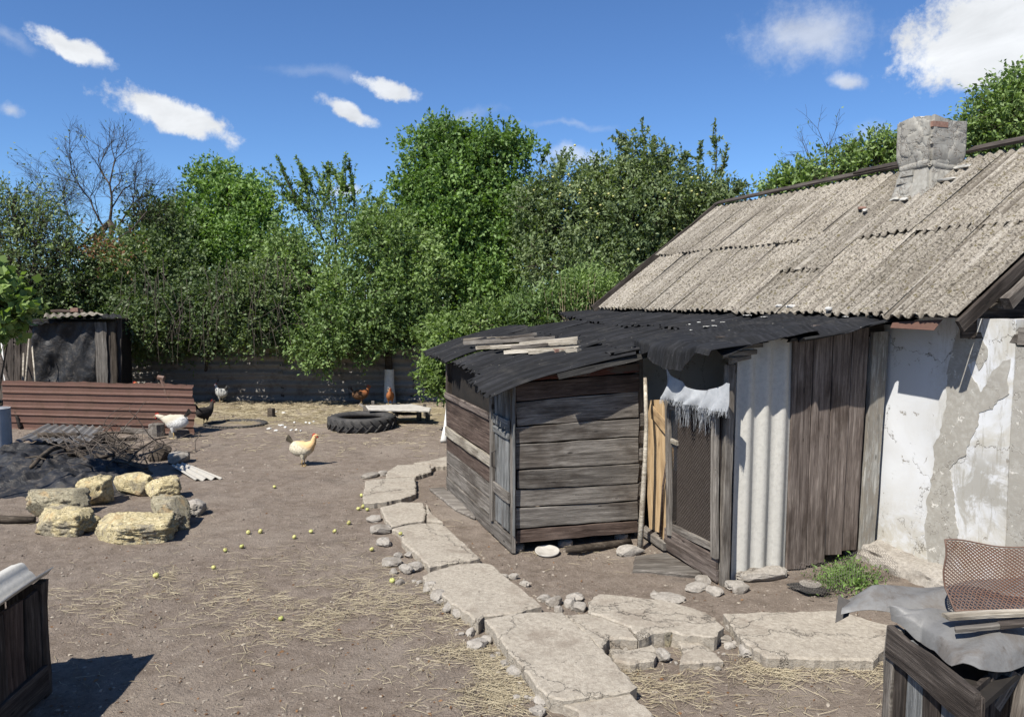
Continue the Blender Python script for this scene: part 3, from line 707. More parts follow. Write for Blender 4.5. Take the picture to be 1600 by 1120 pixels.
for k in range(9):
    z = 2.50+k*0.20; dl = 6.30+max(0, (z-2.62))*1.337+0.12
    if dl < 9: board('gable_board', 'wood_dark', house, hs(dl, 5.58, z), hs(17.64-dl, 5.58, z), 0.19, 0.025, AX*-1, seed=20+k)
# stacked stubs of old timber under the verge, and the neighbouring lean roof at the right edge
for k, (u, v, w_, h_) in enumerate(((1529, 490, 0.16, 0.035), (1537, 478, 0.26, 0.05), (1545, 500, 0.20, 0.045), (1549, 512, 0.17, 0.04), (1520, 493, 0.2, 0.04), (1556, 466, 0.28, 0.05))):
    p = PD(u, v, 6.55+0.02*k); board('timber_stub', 'wood_grey' if k % 2 else 'wood_dark', house, p-AX*w_/2, p+AX*w_/2, h_, 0.16, MX*-1, seed=30+k, rough=0.012)
mb = MB(); pts = [PD(1532+8*i, 524+1.6*i+1.5*math.sin(i*1.7), 6.34) for i in range(9)]; pts = [p+Vector((0, 0, 0)) for p in pts]
board('wall_plate', 'wood_grey', house, hp(6.52, 5.50, 2.45), hp(6.52, 4.72, 2.41), 0.075, 0.22, MX*-1, seed=41, rough=0.02)
board('wall_plate', 'wood_grey', house, hp(6.52, 4.98, 2.47), hp(6.52, 1.0, 2.44), 0.15, 0.26, MX*-1, seed=42, rough=0.02)
board('wall_plate', 'wood_dark', house, hp(6.55, 4.95, 2.61), hp(6.55, 1.0, 2.58), 0.09, 0.26, MX*-1, seed=43, rough=0.02)
surf('felt_flap', lambda u, v: hp(6.50+1.9*v, 4.9-4*u, 2.68+0.75*v+0.03*math.sin(u*20)+0.02*math.sin(v*9+u*7)), 40, 12, 0.01, 'felt', house)
# fascia scrap under the eave
P4 = [PD(1395, 503, 6.03), PD(1473, 499, 6.03), PD(1459, 516, 5.97), PD(1391, 512, 5.97)]
surf('fascia_scrap', lambda u, v: (P4[0]*(1-u)+P4[1]*u)*(1-v)+(P4[3]*(1-u)+P4[2]*u)*v, 6, 2, -0.004, 'brown_sheet', house, label='red-brown sheet metal scrap under the eave')

# chimney: leaning, plastered over, bricks showing at corners
def chim(u, v):
    """u round the four sides, v up"""
    k = (u*4) % 4; i = int(k) % 4; f = k-int(k)
    z = 3.9+1.17*v; flare = 0.09*max(0, 1-v*2.6)**1.3; nar = -0.022*math.exp(-((v-0.48)/0.09)**2)+0.012*min(1, max(0, (v-0.5)*8))
    a = flare+nar
    cs = [(8.17-a*1.0, 7.66-a), (8.17-a, 8.14+a), (8.68+a, 8.14+a), (8.68+a, 7.66-a)]
    D = cs[i][0]*(1-f)+cs[(i+1) % 4][0]*f; S = cs[i][1]*(1-f)+cs[(i+1) % 4][1]*f
    q_ = np.array([[D*1.3, S*1.3, z]]); n = 0.005*float(fbm(q_, 3.0, 4, 11)[0])
    f1 = float(fbm(q_*np.array([[1, 1, 1.5]]), 2.2, 3, 5)[0]); f2 = float(fbm(q_*np.array([[1, 1, 2.2]]), 3.1, 3, 8)[0])
    n += 0.012*(1 if f1 > 0.25 else 0)+0.008*(1 if f2 > 0.45 else 0)
    step = 0.02 if (0.49 < v+0.02*math.sin(u*9) < 0.525) else 0
    return hs(D-n-step, S-n*0.7-step*0.5, z+0.03*math.sin(u*13)*v-0.05*v*(D-8.05))
chm = surf('chimney', chim, 150, 90, 0.04, 'chimney', house, label='cracked grey mortared chimney')
M_ch = WM[chm.name]
P5 = [Vector(chim(i/16, 1.0)) for i in range(16)]; cc = sum(P5, Vector())/16
raw('cap', P5+[cc+UP*0.03]+[p-UP*0.1 for p in P5], [(i, 16, (i+1) % 16) for i in range(16)]+[(i, (i+1) % 16, 17+(i+1) % 16, 17+i) for i in range(16)], 'chimney', chm)
rr = random.Random(3)
for (D, S, z, L_, ax) in ((8.155, 8.10, 4.95, 0.11, 0), (8.25, 7.635, 4.96, 0.24, 1), (8.27, 7.64, 4.84, 0.26, 1), (8.26, 7.64, 4.75, 0.25, 1),
                         (8.145, 7.98, 4.40, 0.2, 0), (8.14, 8.0, 4.31, 0.24, 0)):
    Rm = Matrix((AX, MX, UP)).transposed() if ax == 0 else Matrix((MX, AX, UP)).transposed()
    b = MB(); b.box(hs(D, S, z) , (L_, 0.07, 0.065), Rm @ Matrix.Rotation(rr.uniform(-.06, .06), 3, 'Z'))
    red = (D, z) in ((8.155, 4.95),)
    o = b.build('brick', 'brick' if red or z > 4.9 and ax else 'chimney', chm)
for k, (s, S, w1, w2) in enumerate(((2.30, 8.05, .10, .14), (2.27, 7.86, .09, .16), (2.62, 7.50, .09, .34), (2.9, 7.47, .08, .3), (2.12, 8.40, .09, .07), (0.04, 8.0, .12, .05), (0.03, 7.75, .2, .05), (0.0, 7.1, .1, .04))):
    rock('mortar_scrap', rp(s, S, 0.06 if s > 1 else 0.03), (w1, w2, 0.05), 60+k, 'white' if s < 1 else 'pale_sheet', house, rz=0.3, sub=2, boxy=0.8)
o = rock('brick_shard', rp(2.22, 8.55, 0.05), (0.12, 0.09, 0.05), 72, 'brick', house, sub=2, boxy=0.8)

# ---------------------------------------------------------------- lean-to shed with its door
lean = thing('lean_to_shed', 'plank and corrugated lean-to built against the white house, under black felt sheets', 'shed', hp(5.3, 6.9, 0))
FS = 6.38
def zr(D):      # height of the black roofs over D
    k = [(2.2, 1.80), (2.45, 1.90), (3.06, 2.03), (3.7, 2.12), (4.25, 2.22), (5.2, 2.42), (6.35, 2.585)]
    for (a, za), (b, zb) in zip(k, k[1:]):
        if D <= b: return za+(zb-za)*(D-a)/(b-a)
    return k[-1][1]
corr('corrugated_wall_sheet', 'pale_sheet', lean, hp(4.44, FS-0.05, -0.02), hp(5.13, FS, -0.03), hp(4.50, FS, 2.36), hp(5.16, FS+0.02, 2.40), 3.2, 0.028, 0.007, 14, 0.005, seed=4, rag=0.006, nrm=-AX, ph=0.6)
xs = [5.135, 5.385, 5.63, 5.87, 6.085]
for k in range(4):
    a, b = xs[k], xs[k+1]
    board('wall_plank', 'wood_plank', lean, hp((a+b)/2, FS+0.02+0.07*k/4, 0.01+0.015*k+(0.04 if k > 1 else 0)), hp((a+b)/2+0.01, FS+0.02, 2.50), b-a-0.014, 0.03, -AX, seed=50+k, rough=0.003, ends=0.02)
board('white_post', 'wood_white', lean, hp(6.235, FS+0.10, 0.05), hp(6.25, FS+0.03, 2.44), 0.20, 0.05, -AX, seed=56, rough=0.004)
board('backing_strip', 'wood_dark', lean, hp(6.11, FS+0.12, 0.05), hp(6.11, FS+0.10, 2.5), 0.12, 0.03, -AX, seed=57)
board('header_beam', 'wood_dark', lean, hp(4.35, FS+0.12, 2.34), hp(6.35, FS+0.12, 2.46), 0.14, 0.08, -AX, seed=58)
for k, (z, l) in enumerate(((2.30, 0.5), (2.24, 0.42), (2.19, 0.35))):
    board('batten_stub', 'wood_grey', lean, hp(4.22+0.05*k, FS-0.06-0.03*k, z), hp(4.25+l, FS-0.02, z+0.03), 0.05, 0.04, -AX, seed=60+k)
# posts of the doorway
DD = 4.28
board('door_post', 'wood_grey', lean, hp(4.31, 6.27, -0.12), hp(4.35, 6.31, 2.15), 0.085, 0.07, -AX, seed=63, rough=0.004)
board('post_board', 'wood_grey', lean, hp(4.39, 6.35, 0.0), hp(4.42, 6.37, 2.05), 0.06, 0.03, -AX, seed=64, rough=0.008)
mb = MB(); mb.tube([PD(1000, 858, 4.02), PD(1003, 800, 4.05), PD(1008, 720, 4.08), PD(1010, 660, 4.10), PD(1008, 590, 4.14)], [0.034, 0.03, 0.026, 0.023, 0.02], 8)
mb.build('pole', 'wood_pale', lean, smooth=True, label=None) if False else mb.build('pole', 'wood_pale', lean, smooth=True)
board('ply_panel', 'wood_yellow', lean, PD(1030, 830, DD+0.02), PD(1026, 626, DD+0.02), 0.46, 0.012, -MX, seed=66, rough=0.02, ends=0.03)
board('chipboard_strip', 'wood_yellow', lean, PD(1040, 846, DD-0.01), PD(1046, 700, DD-0.01), 0.13, 0.02, -MX, seed=67, rough=0.015, ends=0.03)
board('ply_scrap', 'wood_yellow', lean, PD(1016, 640, DD-0.015), PD(1044, 672, DD-0.015), 0.13, 0.008, -MX, seed=68)
mb = MB(); mb.tube([PD(1032, 838, DD-0.05), PD(1036, 760, DD-0.06), PD(1044, 705, DD-0.05)], [0.018, 0.013, 0.01], 6); mb.build('stick', 'wood_brown', lean, smooth=True)
board('sill_board', 'wood_grey', lean, hp(4.24, 8.0, 0.10), hp(4.24, 7.25, 0.07), 0.10, 0.08, -MX, seed=69, rough=0.02)
for k, (u, v) in enumerate(((1046, 868), (1052, 700))): pass
# the door
d0 = board('door', 'mesh_fabric', lean, hp(DD, 6.72, 0.30), hp(DD, 6.72, 1.66), 0.80, 0.004, -MX, seed=70, rough=0.0, ends=0.0, label='low netted door of grey stiles and two bottom boards')
for nm, A_, B_, w_, t_, mt_, sd in (
    ('stile', (7.18, 0.22), (7.27, 1.68), 0.085, 0.035, 'wood_grey', 71), ('stile', (6.32, 0.26), (6.37, 1.71), 0.085, 0.04, 'wood_grey', 72),
    ('rail', (7.22, 1.63), (6.34, 1.66), 0.08, 0.03, 'wood_grey', 73), ('rail', (7.16, 0.315), (6.36, 0.345), 0.075, 0.03, 'wood_grey', 74), ('rail', (7.24, 1.26), (7.08, 1.25), 0.05, 0.03, 'wood_pale', 77),
    ('bottom_board', (7.30, 0.215), (6.30, 0.205), 0.135, 0.028, 'wood_dark', 75), ('bottom_board', (7.30, 0.10), (6.30, 0.075), 0.125, 0.028, 'wood_dark', 76)):
    board(nm, mt_ if sd not in (75, 76) else 'wood_plank', d0, hp(DD-0.03-(0.018 if nm == 'stile' else 0), A_[0], A_[1]), hp(DD-0.03-(0.018 if nm == 'stile' else 0), B_[0], B_[1]), w_, t_, -MX, seed=sd, rough=0.004)
# netting wires woven over the backing
V = []; rg = np.random.RandomState(2)
for k in range(60):
    z = 0.36+k*0.021
    for j in range(18):
        S = 6.42+j*0.0425+(0.021 if k % 2 else 0); a = hp(DD-0.022, S, z); b = hp(DD-0.022, S+0.021, z+0.021); c = hp(DD-0.022, S+0.042, z); wv_ = UP*0.0035
        for p_, q_ in ((a, b), (b, c)): V.append([p_-wv_, q_-wv_, q_+wv_, p_+wv_])
o = quads_mesh('netting', np.array([[tuple(x) for x in f] for f in V]), rg.rand(len(V)), 'wire', d0, 'stuff', M=WM[d0.name])
# inside of the shed, coloured near-black so the doorway reads dark
board('inner_wall', 'shade_black', lean, hp(4.30, 11.9, 1.1), hp(6.35, 11.9, 1.1), 2.3, 0.05, -AX, seed=80)
board('inner_wall', 'shade_black', lean, hp(4.40, 6.45, 1.2), hp(4.40, 6.9, 1.2), 0.02, 0.02, -MX, seed=81)
# black roof sheets over the lean-to (rows run down the slope from the eave)
def bp(D, S, dz=0.0): return hp(D, S, zr(D)+dz)
rr = random.Random(9)
for k, S0 in enumerate((6.05, 6.95, 7.85, 8.75, 9.65, 10.55, 11.45, 12.3)):
    S1 = S0+0.97; e = rr.uniform(-.06, .06); back = 0.0 if S0 < 11 else 0.35*(S0-11)
    corr('black_roof_sheet', 'felt', lean, bp(6.34, S0, 0.0), bp(6.34, S1, 0.015), bp(5.02+e+back*0.6, S0, 0.012), bp(5.0+e+back, S1, 0.03), 7, 0.022, 0.006, 8, 0.022, seed=90+k, rag=0.02, nrm=UP)
for k, S0 in enumerate((7.55, 8.4, 9.3, 10.2, 11.1)):
    S1 = S0+0.97; e = rr.uniform(-.08, .08)
    corr('black_roof_sheet', 'felt', lean, bp(5.22+e, S0, -0.01), bp(5.2+e, S1, 0.005), bp(3.72, S0, 0.03), bp(3.72, S1, 0.035), 7, 0.022, 0.006, 8, 0.024, seed=110+k, rag=0.02, nrm=UP)
# felt laid over the front of the lean-to, its hem hanging unevenly
def feltf(u, v):
    S = 7.85-(7.85-6.06)*v; D = 6.38-2.25*u
    z = zr(D)+0.05+0.016*math.sin(S*44.9)*min(1, (1-v)*3+.1)+0.014*math.sin(D*9+S*3)+0.012*math.sin(S*11+1)
    dr = max(0, v-0.88)/0.12
    z += -0.055*dr*dr*(0.4+0.6*abs(math.sin(D*3.3)))+(0.10 if D < 5.2 else 0.02)*min(1, v*1.3)*math.exp(-((D-4.6)/0.8)**2)
    return hp(D, S-0.03*math.sin(D*7), z)
surf('roofing_felt', feltf, 60, 90, 0.006, 'felt', lean, label='black felt laid over the front of the lean-to')
# the grey flap that hangs over the doorway
def flapf(u, v):
    S = 7.70-1.62*u; hang = [0.03, 0.12, 0.05, 0.17, 0.21, 0.19, 0.07, 0.03, 0.02]; k = u*8; i = min(7, int(k)); h = hang[i]*(1-(k-i))+hang[i+1]*(k-i)
    D = 4.62-0.62*min(1, v*1.6); z = zr(4.62)+0.09-0.02*v*2-(h*1.15)*max(0, v-0.5)/0.5-0.05*v
    fold = 0.05*math.sin(u*11+0.5)+0.035*abs(math.sin(u*17+1))
    return hp(D+fold*v-0.05*max(0, v-0.6), S, z+0.015*math.sin(u*17))
surf('felt_flap', flapf, 70, 18, 0.005, 'felt', lean, label='stiff ragged felt flap hanging over the doorway')
rr = random.Random(17)
for k in range(26):
    D = rr.uniform(4.4, 6.2); S = rr.uniform(6.3, 8.3); s_ = rr.uniform(0.02, 0.07)
    rock('slate_chip', hp(D, S, zr(D)+0.055), (s_*2.2, s_, 0.012), 200+k, 'white' if k % 3 else 'pale_sheet', lean, rz=rr.uniform(0, 3), sub=1, boxy=0.7)

# ---------------------------------------------------------------- coop
K = 0.97
CS, CD0, CD1, CSB = 8.0*K, 2.72*K, 4.27*K, 10.70
coop = thing('chicken_coop', 'grey board chicken coop with black corrugated roof at the end of the lean-to', 'coop', hp(3.3, 8.2, 0))
lines = [((802, 849), (997, 832)), ((802, 827), (997, 812)), ((807, 792), (995, 782)), ((807, 764), (997, 755)), ((810, 733), (996, 724)), ((810, 693), (999, 682)), ((812, 666), (1000, 652)), ((815, 627), (1001, 611)), ((820, 597), (1008, 582)), ((824, 590), (1010, 566))]
mats = ['wood_brown', 'wood_grey', 'wood_grey', 'wood_grey', 'wood_grey', 'wood_grey', 'wood_dark', 'wood_dark', 'wood_red']
for i in range(9):
    (a, b), (c, d) = lines[i], lines[i+1]
    lz = [PS(*p, CS).z for p in (a, c)]; rz_ = [PS(*p, CS).z for p in (b, d)]
    g = 0.016
    A_ = hp(CD0+0.03, CS, (lz[0]+lz[1])/2); B_ = hp(CD1, CS, (rz_[0]+rz_[1])/2)
    mt_ = mats[i]
    if i in (6, 7): mt_ = 'wood_brown' if i == 7 else 'wood_grey'
    lab = {0: 'brown stained base board', 8: 'red painted top board', 3: 'round-backed slab board'}.get(i)
    board('wall_board', mt_, coop, A_, B_, lz[1]-lz[0]-g, 0.03+(0.02 if i == 3 else 0.0), -AX-UP*0.03*(1 if i % 2 else -1), seed=300+i, rough=0.006, ends=0.012, warp=0.006, w2=rz_[1]-rz_[0]-g, label=lab)
board('corner_post', 'wood_grey', coop, hp(CD0, CS+0.01, 0.02), hp(CD0, CS+0.01, 1.86), 0.045, 0.06, -AX, seed=310, rough=0.002)
board('corner_post', 'wood_grey', coop, hp(CD1+0.06, CS+0.10, 0.0), hp(CD1+0.06, CS+0.12, 2.1), 0.10, 0.07, -AX, seed=311)
for k in range(7):
    z = 0.2+k*0.2; board('board_end', 'wood_dark' if k % 2 else 'wood_grey', coop, hp(CD1+0.01, CS+0.03, z), hp(CD1+0.085, CS+0.03, z+0.0), 0.15, 0.05, -AX, seed=312+k, ends=0.012)
# left wall: planks along the yard, the shade of a netted opening painted on a strip above
LD = CD0
left = [((701, 735), (800, 852), (700, 716), (775, 800), 'wood_grey', 'b')]
def lw(z0, z1, S0, S1, mt_, sd, out=0.0, t=0.03, rough=0.006, nm='wall_board', lab=None): board(nm, mt_, coop, hp(LD-out, S1, (z0+z1)/2), hp(LD-out, S0, (z0+z1)/2), z1-z0, t, -MX, seed=sd, rough=rough, label=lab)
SP = 8.38
lw(0.02, 0.20, CS, CSB, 'wood_grey', 330, 0.01, 0.04)
lw(0.21, 0.39, SP, CSB, 'wood_grey', 331)
lw(0.41, 0.59, SP, CSB, 'wood_grey', 332)
lw(0.60, 0.80, SP, CSB, 'wood_brown', 333)
lw(0.81, 0.94, SP, CSB, 'wood_pale', 334, 0.03, 0.03, lab='whitewash spattered rail')
lw(0.95, 1.17, SP, CSB, 'wood_brown', 335)
lw(1.17, 1.36, SP, CSB, 'wood_brown', 336)
lw(1.36, 1.44, SP, CSB, 'wood_plank', 337, 0.03, 0.03)
# door panel of blue-grey planks
board('stile', 'wood_grey', coop, hp(LD-0.03, SP+0.03, 0.2), hp(LD-0.03, SP+0.03, 1.84), 0.09, 0.06, -MX, seed=340, rough=0.002)
dp = board('hatch_door', 'wood_blue', coop, hp(LD-0.012, (CS+SP)/2, 0.22), hp(LD-0.012, (CS+SP)/2, 1.84), 0.76, 0.012, -MX, seed=341, rough=0, ends=0, label='narrow hatch of blue-grey planks')
ww = (SP-CS-0.12)/4
for k in range(4):
    S = CS+0.06+ww*(k+0.5); board('plank', 'wood_blue', dp, hp(LD-0.026, S, 0.24), hp(LD-0.026, S, 1.83), ww-0.012, 0.018, -MX, seed=342+k, rough=0.002)
for k, (z, w_) in enumerate(((0.62, 0.12), (1.42, 0.11), (1.30, 0.07))):
    board('batten', 'wood_blue' if k else 'wood_grey', dp, hp(LD-0.045, SP-0.03, z), hp(LD-0.045, CS+0.02, z), w_, 0.025, -MX, seed=350+k, rough=0.003)
mb = MB(); mb.tube([hp(LD-0.04, SP-0.1, 0.85), hp(LD-0.08, SP-0.1, 0.87), hp(LD-0.08, SP-0.1, 1.03), hp(LD-0.04, SP-0.1, 1.05)], 0.008, 6); mb.build('handle', 'dark_iron', dp)
board('opening_shade', 'shade_black', coop, hp(LD+0.06, CSB, 1.62), hp(LD+0.06, SP, 1.62), 0.44, 0.01, -MX, seed=355, rough=0, ends=0)  # solid near-black board: the dark of the netted opening as colour
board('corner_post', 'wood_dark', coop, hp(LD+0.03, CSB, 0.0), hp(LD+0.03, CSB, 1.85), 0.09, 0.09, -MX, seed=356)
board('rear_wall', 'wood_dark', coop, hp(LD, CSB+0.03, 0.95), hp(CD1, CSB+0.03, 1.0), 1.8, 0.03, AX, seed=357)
board('inner_wall', 'shade_black', coop, hp(CD1+0.1, CS+0.15, 1.05), hp(CD1+0.1, CSB, 1.05), 2.0, 0.03, -MX, seed=358, rough=0)
for k in range(3): rock('foundation_stone', hp((CD0+0.08, 3.3, 4.0)[k], CS+0.12, -0.03), (0.2, 0.2, 0.13), 380+k, 'rubble', coop, sub=2, boxy=0.8)
# coop roof sheets: eave sags to the left
def cz(D, S, dz=0.0): return hp(D, S, zr(D+0.05)+0.0+0.012*(S-7.6)+dz)
rr = random.Random(19)
for k, S0 in enumerate((7.53, 8.28, 9.14, 10.02, 10.85)):
    S1 = S0+0.95; Dl = 2.28+0.05*k+rr.uniform(-.03, .05)+(0.12 if k in (1, 2) else 0)
    dk = [0.0, 0.03, 0.0, 0.02, 0.05][k]
    def dr(u, v, kk=k): return (0, 0, -0.14*max(0, v-0.62)**1.6*2.4-(0.05*(1-u)**3 if kk == 0 else 0)+0.03*math.sin(kk*2.0+v*3))
    corr('black_roof_sheet', 'felt', coop, cz(3.95, S0, 0.03+dk), cz(3.95, S1, 0.045+dk), cz(Dl, S0, 0.015+dk), cz(Dl+0.04, S1, 0.03+dk), 7, 0.023, 0.006, 10, 0.018, seed=400+k, drop=dr, rag=0.03, nrm=UP)
board('felt_strip', 'felt_grey', coop, hp(3.05, 7.51, 1.95), hp(4.15, 7.57, 2.17), 0.07, 0.01, -AX+UP*0.5, seed=405, rough=0.01)
# laths lying on the coop roof
lp = [((727, 528), (813, 524), 11.0, 0), ((727, 534), (838, 530), 10.4, 1), ((728, 540), (870, 532), 10.0, 1), ((745, 541), (895, 531), 9.7, 0), ((770, 543), (905, 536), 9.3, 2), ((782, 534), (838, 526), 10.9, 1), ((790, 548), (907, 540), 9.0, 0), ((800, 545), (880, 536), 9.5, 1),
      ((812, 543), (903, 533), 9.25, 2), ((830, 547), (905, 545), 8.8, 0)]
names = ['hindmost lath', 'lath lying second from the back', 'lath third from the back, lying over a brick', 'long pale lath in the middle', 'thick front lath with a pale upper face', 'short lath lying across the back ones', 'frontmost lath with a notched end', 'thin lath bridging the middle of the pile', 'uppermost bleached lath', 'short split lath at the right end']
rr = random.Random(23)
Dz = lambda D, S: zr(D)+0.012*(S-7.6)+0.07
def on_roof(u, v):
    r = ray(u, v); t = 6.0
    while t < 14:
        p = Vector((0, 0, CAM_H))+r*t
        if p.z < Dz(p.dot(MX), p.dot(AX)): break
        t += 0.01
    return p
for k, ((u0, v0), (u1, v1), Yq, mtk) in enumerate(lp):
    A_ = on_roof(u0, v0+4); B_ = on_roof(u1, v1+4); zz = 0.01+0.03*(k % 3)
    if (B_-A_).length > 1.7: B_ = A_+(B_-A_).normalized()*1.7
    o = board('lath', ('wood_pale', 'wood_grey', 'wood_pale')[mtk], None, A_+UP*zz, B_+UP*zz, 0.10 if mtk else 0.08, 0.045, UP, seed=420+k, rough=0.006)
    tag(o, 'weathered wooden %s on the black coop roof' % names[k], 'lath', 'laths on the coop roof')
b = MB(); b.box(hp(3.45, 8.35, Dz(3.45, 8.35)+0.0), (0.2, 0.1, 0.055), Matrix((MX, AX, UP)).transposed()); tag(b.build('brick', 'brick'), 'red brick lying under the laths on the coop roof', 'brick')

# cloth with a frayed hem hung over the door
def clf(u, v):
    S = 7.20-1.14*u; top = 2.06-0.15*math.sin(math.pi*min(1, u*1.05))**0.8-0.06*u; z = top+(1.73-top)*v
    D = 4.17-0.02*math.sin(u*18)-0.05*v+0.035*math.sin(u*31+v*3)*(0.3+v*0.7)
    return hp(D, S-0.04*math.sin(v*3)*(1-u), z)
cl = thing('hanging_cloth', 'faded blue-white cloth with frayed hem strung over the netted door', 'cloth', hp(4.2, 6.85, 1.7))
surf('cloth_panel', clf, 46, 14, 0.003, 'cloth', cl)
rg = np.random.RandomState(4); Vf = []
for k in range(600):
    u = rg.rand(); p = Vector(clf(u, 0.82+0.18*rg.rand())); ln = rg.uniform(0.04, 0.10)*(2.8 if (k % 4 == 0 and 0.2 < u < 0.85) else 0.7)
    q = p+UP*-ln+AX*rg.uniform(-.5, .5)*ln*(0.45)+MX*rg.uniform(-.03, .02); wv_ = AX*0.0015
    if ln > 0.15: p = p+MX*0.04; q = q+MX*0.04
    Vf.append([tuple(x) for x in (p-wv_, p+wv_, q+wv_, q-wv_)])
quads_mesh('fringe', np.array(Vf), rg.rand(len(Vf)), 'fringe', cl, 'stuff', M=Matrix.Translation(hp(4.2, 6.85, 1.7)))

# ---------------------------------------------------------------- path of broken concrete slabs (part of the setting)
path = thing('path', None, None, (0.5, 7.0, 0)); path['kind'] = 'structure'; path['label'] = 'path of broken concrete slabs and rubble edging'
slabs = [
 ([(757, 966), (800, 957), (878, 954), (930, 1000), (996, 1070), (985, 1078), (880, 1092), (852, 1084), (800, 1022)], .115, .15),
 ([(660, 897), (677, 889), (710, 881), (740, 877), (767, 879), (795, 902), (847, 947), (807, 957), (757, 962), (748, 972), (702, 938), (664, 908)], .10, .14),
 ([(594, 792), (626, 784), (662, 785), (666, 800), (663, 812), (640, 815), (612, 822), (602, 810)], .065, .1),
 ([(612, 824), (640, 817), (665, 815), (693, 818), (704, 828), (751, 872), (735, 876), (700, 880), (672, 886), (648, 862), (628, 845), (626, 832)], .072, .1),
 ([(666, 787), (674, 800), (692, 815), (668, 813)], .065, .09),
 ([(571, 750), (600, 747), (649, 744), (650, 771), (630, 778), (600, 784), (569, 786), (567, 775)], .075, .11),
 ([(605, 736), (620, 726), (672, 725), (674, 736), (650, 743), (603, 745)], .065, .1),
 ([(646, 723), (700, 712), (715, 716), (700, 727), (680, 728), (672, 733), (674, 724)], .06, .1),
 ([(934, 927), (987, 931), (1030, 936), (1068, 945), (1103, 954), (1131, 977), (1117, 993), (1065, 990), (1050, 985), (1022, 987), (998, 999), (985, 978), (944, 962), (920, 955), (919, 938)], .12, .12),
 ([(882, 958), (918, 957), (944, 964), (984, 980), (996, 998), (952, 996), (938, 1012), (925, 1000)], .105, .1),
 ([(1130, 957), (1310, 953), (1395, 977), (1393, 1000), (1365, 1030), (1200, 1026), (1165, 1004), (1150, 986)], .10, .14),
 ([(878, 1097), (935, 1084), (985, 1081), (1022, 1117), (1022, 1150), (905, 1155), (905, 1110)], .085, .12),
 ([(1060, 1000), (1088, 998), (1118, 1018), (1130, 1030), (1062, 1036), (1068, 1018)], .05, .06),
 ([(952, 1012), (985, 1014), (1020, 1004), (1028, 1014), (1022, 1030), (985, 1036), (960, 1030)], .06, .08)]
for k, (px, z, th) in enumerate(slabs):
    P = [gp(u, v, z) for u, v in px]
    poly_slab('slab', P, z, th+0.05, 'concrete', path, seed=10+k, cell=0.06 if k not in (0, 1, 10) else 0.075, jag=0.011, bumpy=0.008, tilt=((0.0, 0.0), (0.01, -0.01))[k % 2])
stones = [(1045, 1003, 42, .13, 0), (1035, 1028, 26, .09, 0), (985, 1012, 30, .06, 0), (1010, 1022, 18, .05, 0), (1145, 985, 22, .07, 0), (1160, 995, 20, .06, 0), (1168, 1020, 36, .06, 0), (1130, 1000, 30, .04, 0), (1140, 1010, 18, .04, 0),
 (865, 945, 28, .07, 0), (890, 945, 26, .07, 0), (900, 935, 30, .05, 0), (850, 938, 24, .05, 0), (872, 955, 18, .05, 0), (905, 952, 26, .07, 0),
 (625, 912, 16, .05, 0), (612, 880, 34, .07, 0), (635, 893, 26, .08, 0), (650, 888, 30, .08, 0), (600, 850, 30, .08, 0), (596, 832, 34, .08, 0), (585, 812, 26, .06, 0), (622, 870, 20, .05, 0), (640, 868, 20, .05, 0), (615, 895, 16, .05, 0),
 (672, 925, 24, .10, 0), (686, 940, 30, .10, 0), (703, 955, 26, .09, 0), (716, 964, 24, .07, 0), (745, 1010, 36, .06, 0), (760, 1002, 22, .05, 0), (805, 1052, 34, .06, 0), (735, 990, 20, .05, 0), (790, 1040, 18, .04, 0), (785, 902, 18, .03, 0),
 (850, 1100, 34, .06, 0), (840, 1115, 26, .05, 0), (885, 1110, 22, .03, 0), (1098, 908, 26, .07, 0), (1090, 918, 44, .06, 0), (1118, 925, 30, .06, 0), (1150, 918, 34, .07, 0), (1045, 935, 50, .03, 0), (580, 745, 34, .07, 0), (600, 742, 24, .06, 0), (802, 905, 16, .05, 0), (820, 915, 20, .04, 0),
 (1025, 930, 20, .03, 0), (745, 960, 20, .05, 0), (1080, 1000, 16, .04, 0)]
rr = random.Random(31)
for k, (u, v, wpx, h, _) in enumerate(stones):
    p = onground(u, v, -0.015); w_ = wpx/(F_PX/ (p.length if False else max(1, (p-Vector((0, 0, CAM_H))).length)))
    rock('stone', p, (w_, w_*rr.uniform(.6, .95), h+0.025), 500+k, 'shell_grey' if k == 0 else 'rubble', path, rz=rr.uniform(0, 3), sub=3, boxy=0.45, rough=0.22, fine=0.05)
# smaller chips along the edges of the path
edge_px = [(590, 830), (610, 870), (640, 905), (680, 935), (720, 975), (760, 1010), (800, 1055), (830, 1090), (850, 1110)]
for k in range(24):
    i = rr.randrange(len(edge_px)-1); f = rr.random(); u = edge_px[i][0]*(1-f)+edge_px[i+1][0]*f+rr.gauss(0, 10); v = edge_px[i][1]*(1-f)+edge_px[i+1][1]*f+rr.gauss(0, 5)
    p = onground(u, v, -0.008); s = rr.uniform(0.025, 0.06); rock('stone', p, (s*1.3, s, s*0.8), 700+k, 'rubble', path, rz=rr.uniform(0, 3), sub=2, boxy=0.5, rough=0.15)
for k in range(40):
    u = rr.uniform(860, 1180); v = 1008+rr.gauss(0, 16)+(u-1000)*0.02; p = onground(u, v, -0.008); s = rr.uniform(0.02, 0.055); rock('stone', p, (s*1.3, s, s*0.8), 800+k, 'rubble', path, rz=rr.uniform(0, 3), sub=2, boxy=0.5, rough=0.15)

